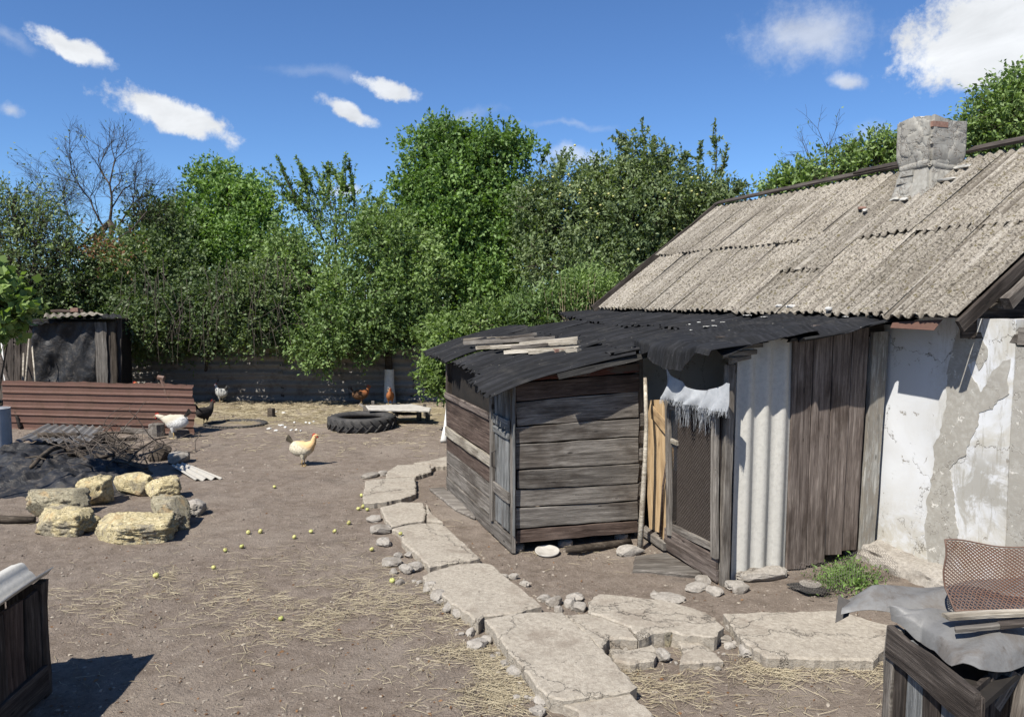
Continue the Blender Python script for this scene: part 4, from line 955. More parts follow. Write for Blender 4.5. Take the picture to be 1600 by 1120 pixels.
# ---------------------------------------------------------------- loose boards and odd things by the coop and shed
def loose_board(px, z, mat, nm, lab, cat, th=0.03, seed=1, tilt=(0, 0)):
    o = poly_slab(nm, [gp(u, v, z) for u, v in px], z, th, mat, None, seed=seed, cell=0.12, jag=0.008, bumpy=0.004, tilt=tilt); tag(o, lab, cat); return o
loose_board([(992, 868), (1040, 862), (1096, 893), (1092, 897), (1030, 893), (988, 890)], 0.035, 'wood_grey', 'threshold_board', 'dark grey board lying on the ground before the netted door', 'board', 0.04, 2)
loose_board([(670, 762), (694, 760), (750, 803), (742, 808), (712, 795)], 0.04, 'wood_grey', 'loose_board', 'split grey board lying on the earth beside the coop wall', 'board', 0.03, 3)
loose_board([(702, 760), (720, 768), (742, 792), (730, 790)], 0.075, 'wood_grey', 'loose_board', 'short grey board resting on the split one by the coop', 'board', 0.02, 4)
loose_board([(1228, 911), (1250, 908), (1300, 921), (1285, 926), (1262, 925)], 0.03, 'felt_grey', 'slate_scrap', 'dark flat slate scrap below the plank wall, a round lid on it', 'scrap', 0.015, 5)
def disc(name, c, r, h, mat, lab, cat, tilt=0.0):
    prof = [(0, h*0.55), (r*0.8, h*0.6), (r*0.93, h), (r, h), (r, h*0.5), (r*0.8, 0), (0, 0)]; V = []; Fc = []; n = 28
    for (a, z) in prof: V += [Vector((math.cos(2*math.pi*k/n)*a, math.sin(2*math.pi*k/n)*a, z)) for k in range(n)]
    for i in range(len(prof)-1):
        for k in range(n): Fc.append((i*n+k, i*n+(k+1) % n, (i+1)*n+(k+1) % n, (i+1)*n+k)[::-1])
    Mx = Matrix.Translation(c) @ Matrix.Rotation(tilt, 4, 'X')
    o = raw(name, [Mx @ v for v in V], Fc, mat, None, smooth=True); tag(o, lab, cat); return o
disc('plate', onground(855, 864, 0.01), 0.135, 0.035, 'chalk_beige', 'white enamel plate lying under the front edge of the coop', 'plate', 0.12)
disc('lid', onground(1266, 917, 0.045), 0.10, 0.02, 'rubble', 'round grey lid lying on the dark slate scrap by the plank wall', 'lid')
mb = MB(); pts = [gp(u, v, 0.05+0.02*math.sin(u*.05)) for u, v in ((884, 858), (905, 857), (930, 853), (960, 850), (985, 846))]; mb.tube(pts, [0.035, 0.045, 0.04, 0.045, 0.035], 8)
tag(mb.build('log', 'bark', smooth=True), 'thin knotty log lying under the coop', 'log')
tag(rock('concrete_lump', onground(985, 866, -0.02), (0.34, 0.2, 0.13), 61, 'rubble', rz=0.2, sub=3), 'grey concrete lump between the coop and the threshold board', 'stone')
tag(rock('footing_stone', gp(1190, 905, -0.02), (0.62, 0.22, 0.13), 62, 'rubble', rz=0.25, sub=4, boxy=0.7, fine=0.05), 'long layered footing stone under the corrugated wall sheet', 'stone')
tag(rock('footing_stone', onground(1155, 921, -0.03), (0.22, 0.16, 0.12), 63, 'rubble', rz=0.6, sub=3), 'small pale stone at the foot of the door post', 'stone')
p = gp(697, 688, 0); mb = MB(); mb.tube([gp(693, 690, 0.02), gp(697, 686, 0.02)+UP*0.25, gp(699, 684)+UP*0.55, gp(700, 684)+UP*0.8], [0.07, 0.05, 0.035, 0.025], 8)
tag(mb.build('white_sack', 'white', smooth=True), 'white rolled sack leaning at the rear corner of the coop', 'sack')

# ---------------------------------------------------------------- yard
# tractor tyre lying flat
tc = onground(566, 668); TR, TW = 0.70, 0.28
tyre = thing('tractor_tyre', 'big black tractor tyre lying flat before the low white table', 'tyre', tc)
prof = [(TR-0.04, 0.0), (TR-0.005, 0.04), (TR+0.0, 0.10), (TR, TW-0.10), (TR-0.005, TW-0.04), (TR-0.05, TW), (TR-0.15, TW+0.005), (TR-0.22, TW-0.03), (TR-0.24, TW-0.07), (TR-0.20, TW-0.11), (TR-0.07, TW/2), (TR-0.20, 0.1), (TR-0.24, 0.05), (TR-0.15, 0.0)]
V = []; Fc = []; n = 64
for k in range(n):
    a = 2*math.pi*k/n; V += [tc+Vector((math.cos(a)*r, math.sin(a)*r, z)) for r, z in prof]
m_ = len(prof)
for k in range(n):
    for i in range(m_): Fc.append((k*m_+i, ((k+1) % n)*m_+i, ((k+1) % n)*m_+(i+1) % m_, k*m_+(i+1) % m_))
raw('casing', V, Fc, 'rubber', tyre, smooth=True)
bm = bmesh.new(); lug_me = []
for sgn in (1, -1):
    mb = MB(); pts = []
    for t_ in np.linspace(0, 1, 5):
        z = (TW-0.02 if sgn > 0 else 0.02)+(TW/2-(TW-0.02 if sgn > 0 else 0.02))*t_*1.12; a = 0.20*t_
        pts.append((a, z))
    V = []
    for (a, z) in pts:
        for (da, dr) in ((-0.028, -0.03), (-0.022, 0.034), (0.022, 0.034), (0.028, -0.03)): V.append(Vector((math.cos(a+da)*(TR+dr), math.sin(a+da)*(TR+dr), z)))
    Fc = [(i*4+k, i*4+(k+1) % 4, (i+1)*4+(k+1) % 4, (i+1)*4+k) for i in range(4) for k in range(4)]+[(0, 1, 2, 3), (19, 18, 17, 16)]
    me = bpy.data.meshes.new('lug'); me.from_pydata(V, [], Fc); me.materials.append(MAT['rubber']); lug_me.append(me)
for k in range(22):
    for j, me in enumerate(lug_me):
        link_mesh('lug', me, None, tyre, Matrix.Translation(tc) @ Matrix.Rotation(2*math.pi*(k+0.5*j)/22, 4, 'Z'), smooth=False)
# half-buried tyre ring
c = onground(368, 662); mb = MB(); mb.tube([c+Vector((math.cos(a)*0.62, math.sin(a)*0.62*0.8, 0.0)) for a in np.linspace(0, 2*math.pi, 40)], 0.045, 8, cap=False)
th_ = thing('buried_tyre', 'worn tyre sunk into the earth with only its rim showing', 'tyre', c); mb.build('rim', 'rubber', th_, smooth=True)
lm = MB(); lm.box((0, 0, 0), (0.05, 0.05, 0.055)); me = bpy.data.meshes.new('tread_block'); me.from_pydata(lm.V, [], lm.F); me.materials.append(MAT['rubber'])
for k in range(48):
    a = 2*math.pi*k/48; link_mesh('tread_block', me, None, th_, Matrix.Translation(c+Vector((math.cos(a)*0.66, math.sin(a)*0.53, 0.015))) @ Matrix.Rotation(a, 4, 'Z'), smooth=False)
# low table of a white slab on boxes
tb = thing('low_table', 'low table of a chipped white slab on grey board legs behind the tyre', 'table', onground(620, 655))
zt = 0.34
poly_slab('table_top', [gp(u, v, zt) for u, v in ((571, 633), (643, 631), (674, 637), (671, 641), (622, 640), (575, 639))], zt, 0.04, 'chalk_beige', tb, seed=4, cell=0.12, jag=0.012, bumpy=0.004)
for k, (u, v) in enumerate(((575, 651), (600, 653), (655, 657), (668, 657), (583, 645), (664, 650))):
    p = gp(u, v); board('leg', 'wood_grey', tb, p+UP*-0.02, p+UP*(zt-0.05), 0.10, 0.06, -AX if k < 4 else MX, seed=600+k)
a = gp(566, 650, 0); board('side_board', 'wood_grey', tb, gp(568, 652)+UP*0.17, gp(606, 653)+UP*0.17, 0.2, 0.025, Vector((0, -1, 0)), seed=610)
board('side_board', 'wood_dark', tb, gp(618, 655)+UP*0.14, gp(652, 656)+UP*0.14, 0.07, 0.025, Vector((0, -1, 0)), seed=611)
board('brace', 'wood_grey', tb, gp(600, 651)+UP*0.28, gp(622, 655)+UP*0.10, 0.06, 0.03, Vector((0, -1, 0)), seed=612)
board('loose_slat', 'wood_grey', tb, gp(562, 648)+UP*0.26, gp(582, 652)+UP*0.10, 0.06, 0.02, Vector((0, -1, 0.3)), seed=613)
def stump(c, r, h, lab, seed, mat='bark', tilt=0.0):
    mb = MB(); rr_ = random.Random(seed); n = 12
    rs = [r*rr_.uniform(.85, 1.12) for _ in range(n)]; V = []; Fc = []
    for j, (z, s) in enumerate(((-.03, 1.12), (h*0.4, 1.0), (h, 0.95), (h+0.005, 0.80), (h+0.006, 0.0))):
        for k in range(n): a = 2*math.pi*k/n; V.append(Vector((math.cos(a)*rs[k]*s, math.sin(a)*rs[k]*s, z+(rr_.uniform(-.01, .01) if 0 < j < 4 else 0))))
    for j in range(4):
        for k in range(n): Fc.append((j*n+k, j*n+(k+1) % n, (j+1)*n+(k+1) % n, (j+1)*n+k))
    Mx = Matrix.Translation(c) @ Matrix.Rotation(tilt, 4, 'Y'); return tag(raw('stump', [Mx @ v for v in V], Fc, mat), lab, 'stump')
stump(onground(424, 651), 0.085, 0.20, 'small dark stump standing alone in the far yard', 1)
stump(onground(244, 681), 0.15, 0.24, 'short sawn stump under the head of the white hen', 2, 'wood_grey')
stump(onground(281, 681), 0.19, 0.12, 'low wide sawn block behind the stump, the white hen over it', 3, 'wood_grey')
stump(onground(247, 718), 0.15, 0.26, 'tilted dark stump among the branches', 4, 'bark', 0.5)
# scraps of food
rr = random.Random(41)
sc = MB(); scraps = thing('bread_scraps', 'pale bread scraps scattered on the earth beyond the buff hen', 'scraps', onground(448, 665))
for k, (u, v, s) in enumerate(((421, 669, .14), (440, 664, .12), (446, 667, .1), (431, 672, .12), (460, 660, .09), (478, 660, .1), (484, 661, .09), (455, 671, .08), (463, 671, .09), (436, 664, .07), (443, 645, .13), (310, 621, .16), (432, 643, .09), (470, 672, .06), (490, 659, .06))):
    rock('scrap', onground(u, v, -0.015), (s*0.95, s*.7, 0.05), 900+k, 'white', scraps, rz=rr.uniform(0, 3), sub=2, boxy=0.4, rough=0.2)

# brown ribbed sheet standing as a pen wall
A_ = gp(6, 669); B_ = gp(305, 678); xd = (B_-A_); Lb = xd.length; xd.normalize(); nb = Vector((xd.y, -xd.x, 0))
pen = thing('ribbed_sheet', 'red-brown ribbed metal sheet standing on edge as a pen wall', 'metal sheet', (A_+B_)/2)
HB = 1.04
def brf(u, v):
    z = HB*v; x = Lb*u; rib = 0; k = (z/HB*6.6+0.4) % 1.0
    rib = 0.026*(1-min(1, max(0, (abs(k-0.5)-0.10)/0.05)))
    e = 0.012*math.sin(x*3)*v+0.008*math.sin(x*9+z*7)
    ztop = 0.0 if v < 1 else 0.012*math.sin(x*4)+0.01*math.sin(x*17)
    end = -0.03*math.sin(z*9)*(1 if u > 0.98 else 0)
    return A_+xd*(x+end)+nb*(rib+e-0.02*z)+UP*(z-0.02+ztop)
surf('sheet', brf, 30, 116, 0.004, 'brown_sheet', pen, smooth=True)
board('ground_board', 'wood_grey', pen, gp(190, 676)+UP*0.05, gp(234, 678)+UP*0.05, 0.14, 0.03, nb, seed=620)
mb = MB(); a0 = gp(286, 676)+nb*0.06; a1 = a0+xd*-0.42+UP*1.13-nb*0.02; mb.tube([a0, a1], [0.045, 0.04], 6); mb.tube([a1+xd*-0.07+UP*0.02, a1+xd*0.07+UP*-0.0], 0.05, 6)
tag(mb.build('rusty_post', 'rust', smooth=False), 'rusty steel post with a flat head leaning on the brown ribbed sheet', 'post')
# leaning poles at the far left
for k, (u0, v0, u1, v1, r_, mt_, lb) in enumerate(((32, 670, 0, 555, .045, 'wood_dark', 'thick dark pole leaning at the left end of the brown sheet'), (34, 655, 46, 523, .022, 'wood_pale', 'thin reddish stick leaning before the grey boards'), (33, 655, 37, 552, .025, 'wood_pale', 'short pale stick upright beside the thin one'), (58, 640, 50, 540, .02, 'wood_pale', 'pale lath leaning at the edge of the black film'), (12, 665, 2, 530, .02, 'white', 'white thin rod at the left picture edge'))):
    a = gp(u0, 671); r_dir = ray(u1, v1); Y = a.y+(0.35 if k == 0 else 0.9); a = at(u0, min(v0, 668), Y-0.3); a.z = max(a.z, 0.0); b = at(u1, v1, Y+0.25)
    mb = MB(); mb.tube([a, (a+b)/2+Vector((0.01, 0, 0.01)), b], [r_, r_*0.9, r_*0.8], 7); tag(mb.build('pole', mt_, smooth=True), lb, 'pole')
# pipe at the left edge
pc = onground(-4, 712); mb = MB(); mb.tube([pc, pc+UP*0.86], 0.235, 28, cap=False); mb.tube([pc+UP*0.86, pc+UP*0.861, pc+UP*0.5], [0.235, 0.20, 0.2], 28, cap=False)
tag(mb.build('pipe', 'white_pipe', smooth=True), 'upright pale grey pipe stub at the left edge of the yard', 'pipe')
# shed of black film at the back left
Ys = 17.6
fs = thing('film_shed', 'small shed faced with black plastic film behind the brown sheet', 'shed', gp(110, 640))
def F_(u, v, dy=0.0): return at(u, v, Ys+dy)
def tf(u, v):
    x = 52+98*u; y = 503+(618-503)*v; p = F_(x, y); return p+Vector((0, -0.06*math.sin(u*7+v*4)*math.sin(v*3.1)-0.04*math.sin(u*15+v*9)-0.05*float(fbm(np.array([[u*3, v*2, 0]]), 2, 3, 5)[0]), 0))
surf('plastic_film', tf, 40, 36, 0.002, 'tarp', fs)
def vb(nm, u0, u1, v0, v1, mt_, dy=0.0, sd=0, t=0.03, lean_=0):
    a = F_((u0+u1)/2+lean_, v1, dy); b = F_((u0+u1)/2, v0, dy); a.z = max(a.z, 0.0); w_ = (u1-u0)/F_PX*Ys
    board(nm, mt_, fs, a, b, w_, t, Vector((0, -1, 0)), seed=sd, rough=0.012)
vb('wall_board', 148, 166, 503, 620, 'wood_grey', -0.05, 1, lean_=4); vb('wall_board', 166, 172, 503, 620, 'wood_dark', 0.0, 2, lean_=6); vb('corner_post', 173, 181, 503, 620, 'bark', -0.03, 3, lean_=4); vb('corner_post', 181, 190, 497, 620, 'wood_dark', 0.05, 4)
for k in range(5): vb('side_board', 0+11*k, 10.5+11*k, 509, 625, 'wood_dark', 0.1, 10+k, 0.02)
for k in range(2): vb('side_board', -25+11*k, -14.5+11*k, 509, 625, 'wood_dark', 0.1, 20+k, 0.02)
mb = MB(); mb.box(F_(120, 560, 0.9), (1.9, 1.5, 1.9)); mb.build('inner_box', 'shade_black', fs)
corr('roof_sheet', 'slate', fs, F_(68, 496, -0.3), F_(162, 491, -0.3), F_(70, 490, 1.2), F_(150, 488, 1.2), 7, 0.022, 0.006, 4, 0.01, seed=1, nrm=UP)
corr('roof_sheet', 'felt', fs, F_(40, 508, -0.2)+UP*-.01, F_(110, 500, -0.2)+UP*-.01, F_(44, 500, 1.1), F_(110, 496, 1.1), 5, 0.02, 0.006, 4, 0.02, seed=2, nrm=UP)
corr('roof_sheet', 'felt', fs, F_(116, 499, -0.25), F_(191, 496, -0.25), F_(116, 494, 1.2), F_(186, 491, 1.2), 6, 0.02, 0.006, 4, 0.02, seed=3, nrm=UP)
board('roof_lath', 'wood_brown', fs, F_(80, 486, 0.1), F_(130, 486, 0.1), 0.06, 0.03, Vector((0, -1, 0)), seed=9)
b = MB(); b.box(F_(118, 484, 0.1), (0.17, 0.12, 0.09)); tag(b.build('brick', 'brick'), 'pinkish brick lying on the roof of the film shed', 'brick')

# fence of old corrugated sheets laid on their side
fence = thing('sheet_fence', 'dark old corrugated sheet fence with horizontal ribs at the far end of the yard', 'fence', (-3, 20.3, 0))
rr = random.Random(51); FY = 20.6
x = -15.0; k = 0
while x < 6.0:
    L_ = 1.75
    for row, (z0, z1) in enumerate(((-0.02, 0.72), (0.66, 1.42))):
        dz = rr.uniform(-.05, .06) if row else 0; off = rr.uniform(-.03, .03)
        corr('fence_sheet', 'fence_sheet', fence, (x+off, FY-0.03*row, z0+dz), (x+off, FY-0.03*row, z1+dz), (x+off+L_+0.06, FY-0.03*row-0.01, z0+dz+rr.uniform(-.02, .02)), (x+off+L_+0.06, FY-0.03*row-0.01, z1+dz+rr.uniform(-.03, .03)), 3.5, 0.034, 0.005, 4, 0.016, seed=k, nrm=(0, -1, 0), rag=0.005)
        k += 1
    board('fence_post', 'bark', fence, (x+0.05, FY+0.06, -0.1), (x+0.05+rr.uniform(-.05, .05), FY+0.06, 1.5), 0.09, 0.09, (0, -1, 0), seed=700+k)
    x += L_
board('fence_post', 'wood_dark', fence, gp(478, 624), gp(478, 624)+UP*1.0, 0.10, 0.06, (0, -1, 0), seed=780)
a = gp(310, 620); board('fence_post', 'wood_grey', fence, a, a+Vector((0.15, 0.2, 1.5)), 0.09, 0.07, (0, -1, 0), seed=781)

# dark corrugated scrap, white scrap, film mound
cs = corr('corrugated_scrap', 'grey_sheet', None, gp(22, 690, 0.18), gp(140, 690, 0.13), gp(68, 664, 0.10)+Vector((0, .2, 0)), gp(155, 672, 0.10)+Vector((0, .25, 0)), 8, 0.025, 0.006, 8, 0.03, seed=3, nrm=UP, rag=0.04)
tag(cs, 'dark grey corrugated sheet lying loose before the brown pen wall', 'metal sheet')
cs = corr('corrugated_scrap', 'scrap_sheet', None, gp(305, 750, 0.02), gp(347, 746, 0.02), gp(268, 727, 0.05), gp(290, 723, 0.05), 3, 0.022, 0.007, 6, 0.0, seed=4, nrm=UP)
tag(cs, 'narrow white corrugated strip lying at the right of the branch heap', 'roofing scrap')
tag(rock('stone_block', gp(280, 723, -0.01), (0.40, 0.34, 0.22), 64, 'rubble', rz=0.3, sub=3, boxy=0.9, rough=0.05), 'pale square stone block beside the branch heap', 'stone')
fa, fb, fc_, fd = gp(-120, 690), gp(225, 700), gp(262, 778), gp(-120, 790)
def film(u, v):
    p = (fa*(1-u)+fb*u)*(1-v)+(fd*(1-u)+fc_*u)*v
    e = min(1, 6*min(u, 1-u, v, 1-v)+0.0)
    n = float(fbm(np.array([[p.x, p.y, 0]]), 1.1, 4, 21, 0.55)[0]); fold = abs(math.sin(p.x*2.2+p.y*1.1+n*2.5))
    f2 = abs(math.sin(p.x*1.2-p.y*3.1+n*3)); h = 0.02+0.13*max(0, math.sin(math.pi*u))*math.sin(math.pi*min(1, v*1.2))+0.07*n+0.09*(fold**6)+0.06*(f2**8)
    return (p.x+0.06*n, p.y+0.05*n, max(-0.06, h*e-0.05*(1-e)))
tag(surf('plastic_film', film, 170, 90, 0.002, 'tarp'), 'crumpled black plastic film spread over the mound behind the stone ring', 'plastic film')
# ring of shell rock
ring = [(93, 839, 0.72, 0.40, 0.38, -0.22, 'shell_yellow', 'pale yellow shell rock block at the front left of the fire ring'),
        (198, 848, 0.96, 0.62, 0.35, 0.18, 'shell_yellow', 'long yellow shell rock slab at the front of the fire ring'),
        (256, 828, 0.46, 0.60, 0.48, 0.5, 'shell_grey', 'rough grey-yellow rock closing the right of the fire ring'),
        (84, 808, 0.78, 0.36, 0.50, 0.30, 'shell_grey', 'large grey lichened rock at the left of the fire ring'),
        (137, 790, 0.50, 0.40, 0.52, 0.1, 'shell_yellow', 'upright yellow rock between the grey one and the gap of the ring'),
        (205, 774, 0.70, 0.36, 0.42, -0.35, 'shell_yellow', 'orange-yellow pitted rock at the back of the fire ring'),
        (250, 780, 0.50, 0.38, 0.40, 0.3, 'shell_yellow', 'small pale rock at the back right of the fire ring'),
        (300, 806, 0.30, 0.28, 0.24, 0.2, 'rubble', 'dark earthy clod outside the right of the fire ring')]
for k, (u, v, a, b, h, rz, mt_, lb) in enumerate(ring):
    tag(rock('ring_rock', onground(u, v, -0.03)+Vector((0, b*0.35, 0)), (a*1.06, b*1.05, h*(0.8 if k != 1 else 0.72)+0.04), 80+k, mt_, rz=rz, sub=5, boxy=0.74 if k not in (1, 0) else 0.92, rough=0.12 if k != 1 else 0.07, tilt=0.10 if k == 1 else 0.05, fine=0.06), lb, 'rock', 'rocks of the fire ring')
mb = MB(); mb.tube([onground(-30, 815, .05), onground(10, 818, .05), onground(54, 817, .045)], [0.055, 0.05, 0.045], 9); tag(mb.build('log', 'bark', smooth=True), 'short log lying left of the fire ring at the picture edge', 'log')
# branch heap
heap = thing('branch_heap', 'tangled heap of dry branches behind the fire ring', 'branches', onground(190, 715)); rr = random.Random(61)
def bent(a, b, r0, r1, wob, n=6):
    mb = MB(); pts = []; off = Vector((rr.gauss(0, 1), rr.gauss(0, 1), abs(rr.gauss(0, .6)))) * wob
    for i in range(n+1):
        f = i/n; pts.append(a.lerp(b, f)+off*math.sin(math.pi*f)+Vector((rr.gauss(0, 1), rr.gauss(0, 1), rr.gauss(0, 1)))*wob*0.18)
    mb.tube(pts, [r0+(r1-r0)*i/n for i in range(n+1)], 7); return mb
for (u0, v0, u1, v1, r0, r1) in ((110, 722, 165, 700, .06, .05), (60, 695, 125, 690, .055, .05), (50, 748, 105, 712, .035, .05), (100, 712, 140, 735, .05, .03), (130, 705, 215, 702, .045, .035), (165, 700, 205, 720, .05, .03), (140, 735, 180, 732, .04, .03), (120, 690, 210, 688, .04, .02), (200, 735, 260, 705, .015, .012), (30, 735, 75, 740, .015, .012), (150, 728, 230, 742, .03, .02)):
    bent(onground(u0, v0, .10+rr.uniform(0, .12)), onground(u1, v1, .10+rr.uniform(0, .18)), r0, r1, .06).build('branch', 'bark', heap, smooth=True)
for k in range(110):
    u = rr.gauss(178, 42); v = rr.gauss(715, 13); a = onground(u, v, rr.uniform(.02, .2)); d = Vector((rr.gauss(0, 1), rr.gauss(0, .8), abs(rr.gauss(0, .55)))).normalized()*rr.uniform(.35, 1.0)
    bent(a, a+d, rr.uniform(.006, .014), .003, .1, 5).build('twig', 'twig', heap, smooth=True)

# ---------------------------------------------------------------- hutch in the right foreground
H1 = 1.10
hut = thing('right_hutch', 'dark plank hutch with bent sheet metal roof in the right foreground', 'hutch', gp(1500, 1030, 0) if False else Vector((gp(1500, 1000, H1).x, gp(1500, 1000, H1).y, 0)))
c1 = gp(1397, 978, H1); c2 = gp(1538, 1082, H1); c3 = gp(1650, 985, H1)
d12 = (c2-c1); L12 = d12.length; d12.normalize(); n12 = Vector((d12.y, -d12.x, 0)); n12 = n12 if n12.dot(Vector((0, 0, 0))-Vector((c1.x, c1.y, 0))) > 0 else -n12
npl = 5; 
for k in range(npl):
    f0, f1 = k/npl, (k+1)/npl; p = c1.lerp(c2, (f0+f1)/2); p0 = Vector((p.x, p.y, 0)); board('plank', 'wood_blue' if k % 2 else 'wood_dark', hut, p0+UP*0.02, p0+UP*(H1-0.02), L12/npl-0.008, 0.022, n12, seed=800+k, rough=0.003)
p0 = c1-UP*0.09; board('top_rail', 'wood_dark', hut, c1+n12*0.03-UP*0.08, c2+n12*0.03-UP*0.08, 0.17, 0.03, n12, seed=810)
board('corner_post', 'wood_grey', hut, Vector((c1.x, c1.y, 0)), c1, 0.07, 0.06, n12, seed=811)
d23 = (c3-c2); L23 = d23.length; d23.normalize(); n23 = Vector((d23.y, -d23.x, 0))
n23 = n23 if n23.y < 0 else -n23
for k in range(4):
    p = c2.lerp(c3, (k+0.5)/4); p0 = Vector((p.x, p.y, 0))-n23*0.06; board('plank', 'wood_dark', hut, p0, p0+UP*(H1-0.02), L23/4-0.01, 0.022, n23, seed=820+k, rough=0.004)
board('brace', 'wood_grey', hut, gp(1527, 1135, .8), gp(1585, 1048, 1.05), 0.11, 0.05, n23, seed=830, rough=0.012); board('brace', 'wood_grey', hut, gp(1588, 1140, .8), gp(1606, 1040, 1.05), 0.08, 0.05, n23, seed=831, rough=0.012)
c4 = c1+(c3-c2); raw('lid', [q-UP*d_ for d_ in (.05, .08) for q in (c1, c2, c3, c4)], [(0, 1, 2, 3), (7, 6, 5, 4), (0, 4, 5, 1), (1, 5, 6, 2), (2, 6, 7, 3), (3, 7, 4, 0)], 'shade_black', hut)  # added dark plate standing in for the shade between rail and roof sheet
fr = [(1393, 966), (1415, 976), (1440, 984), (1462, 1003), (1487, 1036), (1530, 1043), (1580, 1030), (1650, 1000)]; bk_ = [(1386, 944), (1415, 947), (1445, 948), (1475, 945), (1510, 944), (1550, 948), (1600, 950), (1650, 950)]
def rooff(u, v):
    k = u*7; i = min(6, int(k)); f = k-i; z = 1.20-0.06*v**2+0.012*math.sin(u*9+v*2)+0.008*math.sin(u*23+v*5)+0.018*abs(math.sin(u*6+v*4))*v
    a = Vector((fr[i][0]*(1-f)+fr[i+1][0]*f, fr[i][1]*(1-f)+fr[i+1][1]*f)); b = Vector((bk_[i][0]*(1-f)+bk_[i+1][0]*f, bk_[i][1]*(1-f)+bk_[i+1][1]*f))
    A2 = gp(a.x, a.y, 1.145); B2 = gp(b.x, b.y, 1.22); p = B2.lerp(A2, v)
    p.z = z-0.05*max(0, v-0.85)/0.15*(0.4+0.6*abs(math.sin(u*5)))
    return p
surf('roof_sheet', rooff, 70, 30, 0.003, 'zinc', hut, label='crumpled grey sheet with folded hem')
def roofb(u, v):
    b0 = gp(1322, 926, 1.20); b1 = gp(1660, 896, 1.20); a0 = gp(1314, 958, 1.13); a1 = gp(1660, 970, 1.17); p = (b0*(1-u)+b1*u)*(1-v)+(a0*(1-u)+a1*u)*v
    p.z += 0.05*math.sin(math.pi*v)+0.012*math.sin(u*14)-0.05*max(0, 0.12-u)/0.12*(1+math.sin(v*5))+0.015*math.sin(v*6+u*9); return p
surf('roof_sheet', roofb, 60, 18, 0.003, 'zinc', hut, label='rear grey sheet with a curled torn end')
tri = [gp(1310, 930, 1.18), gp(1332, 940, 1.16), gp(1326, 962, 1.10), gp(1305, 973, 1.06)]
surf('folded_tip', lambda u, v: (tri[0]*(1-u)+tri[1]*u)*(1-v)+(tri[3]*(1-u)+tri[2]*u)*v, 4, 4, 0.003, 'dark_iron', hut)
for k, (a, b, w_) in enumerate((((1478, 964), (1650, 952), .055), ((1492, 983), (1650, 966), .03), ((1560, 975), (1660, 970), .05))):
    board('board', ('wood_pale', 'wood_grey', 'felt')[k], hut, gp(*a, 1.245+0.012*k), gp(*b, 1.26), w_, 0.022, UP, seed=840+k, rough=0.005) if False else tag(board('loose_board', ('wood_pale', 'wood_grey', 'wood_dark')[k], None, gp(*a, 1.245-0.015*(k == 1)), gp(*b, 1.26), w_, 0.02, UP, seed=840+k, rough=0.005), ('pale split board lying on the grey hutch roof', 'thin warped board just in front of the pale one on the hutch roof', 'dark board end on the hutch roof at the right picture edge')[k], 'board')
# rusty expanded-metal basket panel
p00 = gp(1478, 944, 1.245); up_h = 0.33; pe = gp(1660, 952, 1.25); dx = (pe-p00); wl = dx.length; dx.normalize()
def bk2(a, b):      # a across in metres, b up in metres
    bend = max(0, 0.07-b)/0.07
    return p00+dx*(a+0.006*math.sin(b*30))+Vector((0, 1, 0))*(0.02-bend*0.10+0.02*math.sin(a*9)+0.03*b)+UP*(max(b, 0.0)*0.96*(1-0.06*(a/wl))+0.012*math.sin(a*14+1)*b/up_h)
mb = MB(); cw, ch = 0.021, 0.0092; nb_ = int(up_h/ch); na_ = int(wl/cw*2)
for j in range(nb_):
    for i in range(na_):
        s_ = bk2(i*cw/2, (j+0.5)*ch+(0.40 if (i+j) % 2 else -0.40)*ch); e_ = bk2((i+1)*cw/2, (j+0.5)*ch+(-0.40 if (i+j) % 2 else 0.40)*ch)
        t_ = (e_-s_).normalized(); up_ = Vector((0, -1, 0)); sd = t_.cross(up_).normalized()*0.0033; up_ = up_*0.003
        mb.add([s_-sd, s_+sd, s_+up_, e_-sd, e_+sd, e_+up_], [(0, 1, 4, 3), (1, 2, 5, 4), (2, 0, 3, 5)])
basket = thing('rusty_mesh_panel', 'rusty honeycomb mesh panel standing on the grey hutch roof', 'mesh panel', p00+dx*0.2)
o = mb.build('mesh', 'rust', basket); o['kind'] = 'stuff'
mb = MB()
for pts in ([bk2(0, up_h*i/8) for i in range(9)], [bk2(wl*i/20, up_h) for i in range(21)], [bk2(wl*i/20, 0.0) for i in range(21)]): mb.tube(pts, 0.0045, 5)
mb.build('rim_wire', 'rust', basket, smooth=True)

# ---------------------------------------------------------------- hutch in the left foreground
hc = gp(68, 1090, 0)
lo_h = 0.5
while (lambda q: (560-F_PX*((hc.y)*math.sin(TH)+(q-CAM_H)*math.cos(TH))/(hc.y*math.cos(TH)-(q-CAM_H)*math.sin(TH))))(lo_h) > 915: lo_h += 0.01
HL = lo_h
lh = thing('left_hutch', 'dark plank hutch with a pale sheet on top at the left picture edge', 'hutch', hc+Vector((-0.6, -0.8, 0)))
ad = Vector((ray(700, 464).x, ray(700, 464).y, 0)).normalized(); an = Vector((ad.y, -ad.x, 0))
for k in range(7):
    w_ = 0.21 if k else 0.17; q = hc-ad*(0.10+0.22*k); board('plank', ('wood_dark', 'wood_brown')[k % 2] if k < 4 else 'wood_dark', lh, q+UP*0.03, q+UP*(HL-0.02-0.10*0), w_, 0.025, an, seed=900+k, rough=0.008, ends=0.03)
board('bottom_rail', 'wood_dark', lh, hc+an*0.03+UP*0.14, hc-ad*1.5+an*0.03+UP*0.14, 0.2, 0.03, an, seed=910, rough=0.01)
board('corner_board', 'wood_dark', lh, hc+UP*0.0+ad*0.03, hc+UP*(HL+0.02)+ad*0.03, 0.09, 0.06, an, seed=911, rough=0.015)
for k in range(5):
    q = hc-an*(0.12+0.22*k)+ad*0.02; board('back_plank', 'wood_dark', lh, q+UP*0.02, q+UP*HL, 0.21, 0.025, ad, seed=920+k)
